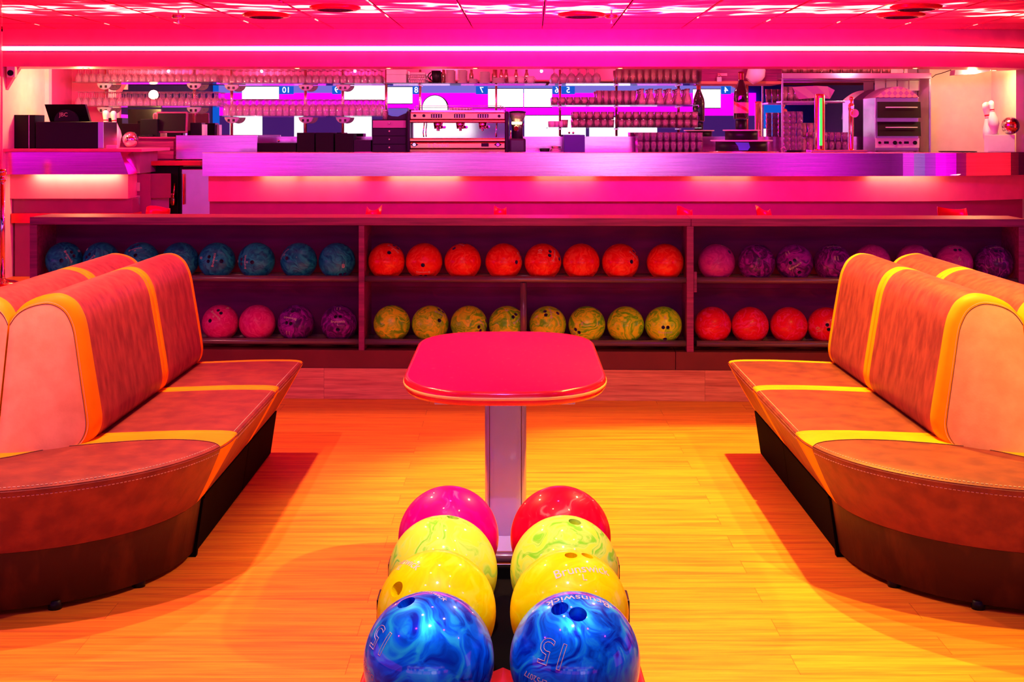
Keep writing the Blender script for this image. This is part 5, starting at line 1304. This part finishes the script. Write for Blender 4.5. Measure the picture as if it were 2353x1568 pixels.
# open frame with glasses, oven, hoods (right of the mirror)
FD = 12.75
t = thing('glass_rack_frame', 'steel frame shelving with glasses right of the champagne bottle', 'shelf unit', (X_(1965, FD), FD, ZW))
for px in (1798, 2137):
    MB().box(X_(px, FD) - .008, X_(px, FD) + .008, FD, FD + .02, ZW + .001, Z_(168, FD), .001).build('upright', M['steel'], t)
MB().box(X_(1796, FD), X_(2139, FD), FD - .02, FD + .3, Z_(181, FD), Z_(168, FD), .003).build('top_shelf', M['steel'], t)
MB().box(X_(1798, FD), X_(1942, FD), FD, FD + .3, Z_(236, FD), Z_(232, FD), .002).build('middle_shelf', M['steel'], t)
zts = Z_(168, FD)
n_ = 0
for i in range(22):
    place(p_tumb, 'tumbler', X_(1806 + i * 11.5, FD), FD + .05 + .06 * (i % 2), zts + .001, 'amber-lit tumbler on the top of the steel frame above the oven', 'tumblers on the frame top')
zms = Z_(232, FD)
for i in range(5): place(p_tall, 'tall_glass', X_(1808 + i * 15, FD), FD + .1, zms + .001, 'tall glass on the frame shelf beneath the grey paper', 'tall glasses on the frame shelf')
t = thing('folded_card', 'crumpled mauve card lying on the frame shelf above the glass stacks', 'card', (X_(1865, FD), FD + .03, zms))
pp = [(1822, 200), (1850, 198), (1878, 197), (1905, 198), (1920, 207)]; pb = [(1838, 228), (1860, 226), (1882, 224), (1908, 227), (1913, 222)]
MB().rings([[(X_(a, FD), FD + .03 + .03 * (i % 2), Z_(b, FD)), (X_(c1, FD), FD + .02 + .03 * ((i + 1) % 2), Z_(d1, FD))] for i, ((a, b), (c1, d1)) in enumerate(zip(pp, pb))], False, smooth=False).build('sheet', M['panel_dark'], t)
for i in range(3):
    for k in range(6):
        place(p_dark, 'tumbler', X_(1811 + i * 11 * 1.35, FD), FD + .06 + .02 * (i % 2), ZW + .001 + k * .058, 'nested tumbler in the tall stacks at the left of the steel frame', 'tumblers in the tall stacks')
for i in range(2):
    for k in range(2): place(p_tall, 'tall_glass', X_(1850 + i * 16, FD + .06), FD + .12, ZW + .001 + k * .15, 'tall stacked glass behind the lit green beer column', 'tall stacked glasses in the frame')
for i in range(4):
    for j in range(2): place(p_dark, 'tumbler', X_(1898 + i * 15.3, FD), FD + .04 + .08 * j, ZW + .001 + .0, 'dark tumbler between the green beer column and the slim tap', 'dark tumblers between the taps')
    place(p_dark, 'tumbler', X_(1898 + i * 15.3, FD), FD + .04, ZW + .09, 'dark tumbler between the green beer column and the slim tap', 'dark tumblers between the taps')
OD = 12.62
t = thing('pizza_oven', 'two-deck countertop oven with black glass doors and a checked arched top', 'oven', (X_(2070, OD), OD, ZW))
MB().box(X_(2012, OD), X_(2112, OD), OD + .02, OD + .45, ZW + .02, Z_(224, OD), .004).build('body', M['steel'], t)
MB().prism([(X_(2013 + 99 * i / 20, OD), Z_(224 - 25 * math.sin(PI * i / 20) ** .9, OD)) for i in range(21)], OD + .021, OD + .45, 'y').build('arched_top', M['panel_dark'], t)
MB().box(X_(2012, OD), X_(2112, OD), OD - .01, OD + .02, Z_(340, OD), Z_(317, OD), .003).build('control_panel', M['white'], t)
for a, b in ((234, 271), (280, 313)):
    q = MB(); 
    q.add([(X_(2016, OD), OD + .0, Z_(a, OD)), (X_(2115, OD), OD + .0, Z_(a, OD)), (X_(2113, OD), OD - .05, Z_(b, OD)), (X_(2013, OD), OD - .05, Z_(b, OD)), (X_(2016, OD), OD + .02, Z_(a, OD)), (X_(2115, OD), OD + .02, Z_(a, OD)), (X_(2113, OD), OD + .02, Z_(b, OD)), (X_(2013, OD), OD + .02, Z_(b, OD))],
          [(0, 1, 2, 3), (4, 7, 6, 5), (0, 4, 5, 1), (3, 2, 6, 7), (0, 3, 7, 4), (1, 5, 6, 2)])
    dd = q.build('oven_door', M['black'], t)
    zm = Z_(a + 13, OD)
    MB().cyl((X_(2032, OD), OD - .045, zm), (X_(2105, OD), OD - .045, zm), .005, n=10).build('handle', M['white'], dd)
arc = [(X_(2013 + 99 * i / 20, OD), Z_(224 - 25 * math.sin(PI * i / 20) ** .9, OD)) for i in range(21)]
def checker(name, a, b, s):
    m, tt, bb = nt(name); tc = N(tt, 'ShaderNodeTexCoord'); mp = N(tt, 'ShaderNodeMapping'); mp.inputs['Rotation'].default_value = (0, R_(45), 0)
    ck = N(tt, 'ShaderNodeTexChecker'); ck.inputs['Scale'].default_value = s; ck.inputs['Color1'].default_value = (*a, 1); ck.inputs['Color2'].default_value = (*b, 1)
    tt.links.new(tc.outputs['Object'], mp.inputs[0]); tt.links.new(mp.outputs[0], ck.inputs['Vector']); tt.links.new(ck.outputs['Color'], bb.inputs['Base Color']); return m
MB().prism(arc, OD + .0, OD + .02, 'y').build('checked_arch_sign', checker('checked_print', (.80, .22, .25), (.35, .08, .30), 26), t)
for px, r in ((2020, .012), (2055, .018), (2067, .012), (2101, .018)):
    MB().cyl((X_(px, OD), OD - .03, Z_(328, OD)), (X_(px, OD), OD - .01, Z_(328, OD)), r).build('dial', M['black'], t)
for px in (2036, 2082): MB().box(X_(px - 5.5, OD), X_(px + 5.5, OD), OD - .014, OD - .01, Z_(330.5, OD), Z_(325, OD), .001).build('digital_display', M['navy'], t)
for px in (2018, 2106): MB().cyl((X_(px, OD), OD + .05, ZW + .0005), (X_(px, OD), OD + .05, ZW + .02), .015).build('foot', M['black'], t)
t = thing('hanging_cup_rail', 'white-lit sheets hanging below the frame top above the oven', 'sheet', (X_(2060, FD), FD + .32, Z_(200, FD)))
for k in range(4):
    MB().box(X_(2030 + 27 * k, FD), X_(2054 + 27 * k, FD), FD + .30, FD + .304, Z_(206, FD), Z_(182, FD), 0).build('sheet', M['china'], t)
# padlocked cupboard on the upper right
t = thing('padlocked_cupboard', 'dark red cupboard with a brass padlock beside the tall glasses', 'cupboard', (X_(1700, 13.0), 13.0, Z_(190, 13.0)))
MB().box(X_(1612, 13.0), X_(1795, 13.0), 12.98, 13.25, Z_(187, 13.0), Z_(152, 13.0) , .003).build('body', M['rackwood'], t)
MB().box(X_(1610, 13.0), X_(1797, 13.0), 12.96, 13.25, Z_(193, 13.0), Z_(187, 13.0), .002).build('base_strip', pm('orange_wood_strip', (.85, .38, .12), .5), t)
MB().box(X_(1649, 12.97), X_(1671, 12.97), 12.965, 12.98, Z_(175, 12.97), Z_(168, 12.97), .002).build('hasp', M['gold'], t)
pl = MB().box(X_(1647.5, 12.95), X_(1658, 12.95), 12.94, 12.962, Z_(188, 12.95), Z_(177, 12.95), .004).build('padlock', M['white'], t)
MB().tube([(X_(1649.5, 12.95), 12.95, Z_(177, 12.95)), (X_(1649.5, 12.95), 12.95, Z_(172, 12.95)), (X_(1653, 12.95), 12.95, Z_(170, 12.95)), (X_(1656, 12.95), 12.95, Z_(172, 12.95)), (X_(1656, 12.95), 12.95, Z_(177, 12.95))], .003, 8).build('shackle', M['chrome'], pl)
q = Matrix.Rotation(R_(40), 3, 'Y')
t = thing('hanging_lamp_shade', 'tilted cream cup-shaped lamp shade hanging right of the champagne bottle neck', 'lamp', (X_(1740, 12.7), 12.7, Z_(165, 12.7)))
MB().lathe([(.0, .06), (.05, .055), (.085, .0), (.088, -.04), (.05, -.12), (.046, -.12), (.08, -.04), (.078, 0), (.045, .05)], (X_(1742, 12.7), 12.72, Z_(164, 12.7)), 32, M=q, closed_ends=False).build('shade', M['cream'], t)
MB().cyl((X_(1735, 12.7), 12.72, zs + .16), (X_(1735, 12.7), 12.72, Z_(158, 12.7)), .005, n=8).build('cord', M['black'], t)

# ------------------------------------------------------------------ right end of the bar: pins on a white block
d = 12.15
bx0, bx1 = X_(2270, d), X_(2332, d); zbt = Z_(310, d)
MB().box(bx0, bx1, d, d + .1, ZF + .0005, zbt, .004).build('display_plinth', M['white'], None, 'white block at the right end of the bar carrying two pins', 'plinth')
pin(Vector((X_(2288, d + .02), d + .035, zbt + .003)), Z_(231, d) - zbt, 'white bowling pin leaning forward on the right white block', (-7, 0))
pin(Vector((X_(2282, d + .2), d + .19, ZF + .003)), Z_(233, d) - ZF, 'bowling pin with bright red neck rings leaning behind the white block', (-9, 0))
disco_ball(Vector((X_(2322, d + .04), d + .045, zbt + .083)), .082, 'mirror ball on the white block at the right end of the bar')
t = thing('ceiling_projector', 'flat dark wedge-shaped unit under the ceiling at the right of the bar', 'ceiling unit', (X_(2225, 12.4), 12.4, zs + .10))
MB().prism([(X_(2192, 12.4), Z_(161, 12.4)), (X_(2273, 12.4), Z_(163, 12.4)), (X_(2240, 12.4), Z_(170, 12.4)), (X_(2190, 12.4), Z_(173, 12.4))], 12.36, 12.5, 'y').build('casing', M['panel_dark'], t)
MB().cyl((X_(2200, 12.4), 12.42, Z_(163, 12.4)), (X_(2200, 12.4), 12.42, zs + .16), .01, n=10).build('mount', M['steel'], t)
MB().tube([(X_(2140, 12.85), 12.86, Z_(180, 12.85)), (X_(2150, 12.7), 12.7, Z_(172, 12.7)), (X_(2165, 12.6), 12.6, Z_(168, 12.6)), (X_(2185, 12.45), 12.45, Z_(161, 12.45))], .004, 8).build('hanging_cable', M['black'], None, 'thin dark cable running under the bar ceiling to the wedge unit', 'cable')
MB().lathe([(0, 0), (.16, 0), (.17, .006), (0, .007)], (X_(2205, 11.95), 12.0, ZF + .0005), 40).build('serving_tray', M['black'], None, 'flat dark tray lying left of the white block', 'tray')
# thing lying between stand and frame
MB().box(X_(1808, 11.9), X_(1842, 11.9), 11.9, 12.0, ZF + .0005, ZF + .016, .003).build('card_reader', M['black'], None, 'small dark card reader on the bar left of the green beer column', 'card reader')
MB().tube([(X_(1800, 11.9), 11.95, ZF + .006), (X_(1796, 11.9), 11.93, ZF + .03), (X_(1803, 11.9), 11.92, ZF + .05), (X_(1808, 11.9), 11.93, ZF + .02)], .004, 8).build('loose_cable', M['china'], None, 'loop of pale cable beside the tier stand', 'cable')

# ------------------------------------------------------------------ red chair backs behind the ball rack
def shell_chair(x0, x1, top, d, lab, amp, ph, lean=0.):
    X0, X1 = X_(x0, d), X_(x1, d); w = (X1 - X0); zt_ = Z_(top, d); zs_ = RF + .45
    c = Vector(((X0 + X1) / 2, d, RF))
    t = thing('shell_chair', lab, 'chair', c, 'red chairs behind the ball rack')
    rows = []
    for k in range(9):
        v = k / 8; z = zs_ + (zt_ - zs_) * v; y = d + .22 + .10 * v
        hw = w / 2 * (1.15 - .15 * v)
        rows.append([(c.x + hw * math.cos(PI * (1 - i / 16)) + lean * v * .04, y - .10 * (1 - math.sin(PI * i / 16)) * (1 - .3 * v), z + (amp * math.sin(ph + 5.5 * i / 16) * v ** 4)) for i in range(17)])
    m = MB().rings(rows, False)
    back = [[(p[0], p[1] + .008, p[2]) for p in r] for r in rows]; m.rings(back, False)
    m.rings([rows[-1], back[-1]], False)
    m.build('backrest', M['red_plastic'], t)
    MB().box(c.x - w * .55, c.x + w * .55, d - .12, d + .26, zs_ - .02, zs_ + .005, .012).build('seat', M['red_plastic'], t)
    for sx in (-1, 1):
        for sy in (-.08, .22): MB().cyl((c.x + sx * w * .45, d + sy, RF), (c.x + sx * w * .38, d + sy, zs_ - .02), .012, n=10).build('leg', M['chrome'], t)
shell_chair(313, 368, 482, 8.9, 'red curved chair back peeking over the left end of the ball rack', .010, .3)
shell_chair(820, 856, 483, 8.9, 'red curved piece of a chair above the left rack divider', .022, 2.6, 1)
shell_chair(1134, 1163, 482, 8.9, 'narrow red chair tip above the middle of the rack', .014, 1.5)
shell_chair(1566, 1602, 484, 8.9, 'red chair tip with a yellow glint above the right rack divider', .015, .2)
shell_chair(1766, 1800, 484, 8.9, 'red wavy chair tip behind the rack, above the dark purple balls', .020, .6, -1)
shell_chair(2182, 2250, 484, 8.9, 'wide red chair back above the right end of the ball rack', .010, 1.0)
for o in PROTOS + [oc]: bpy.data.objects.remove(o)

for o in bpy.data.objects:
    if '_org' in o: del o['_org']
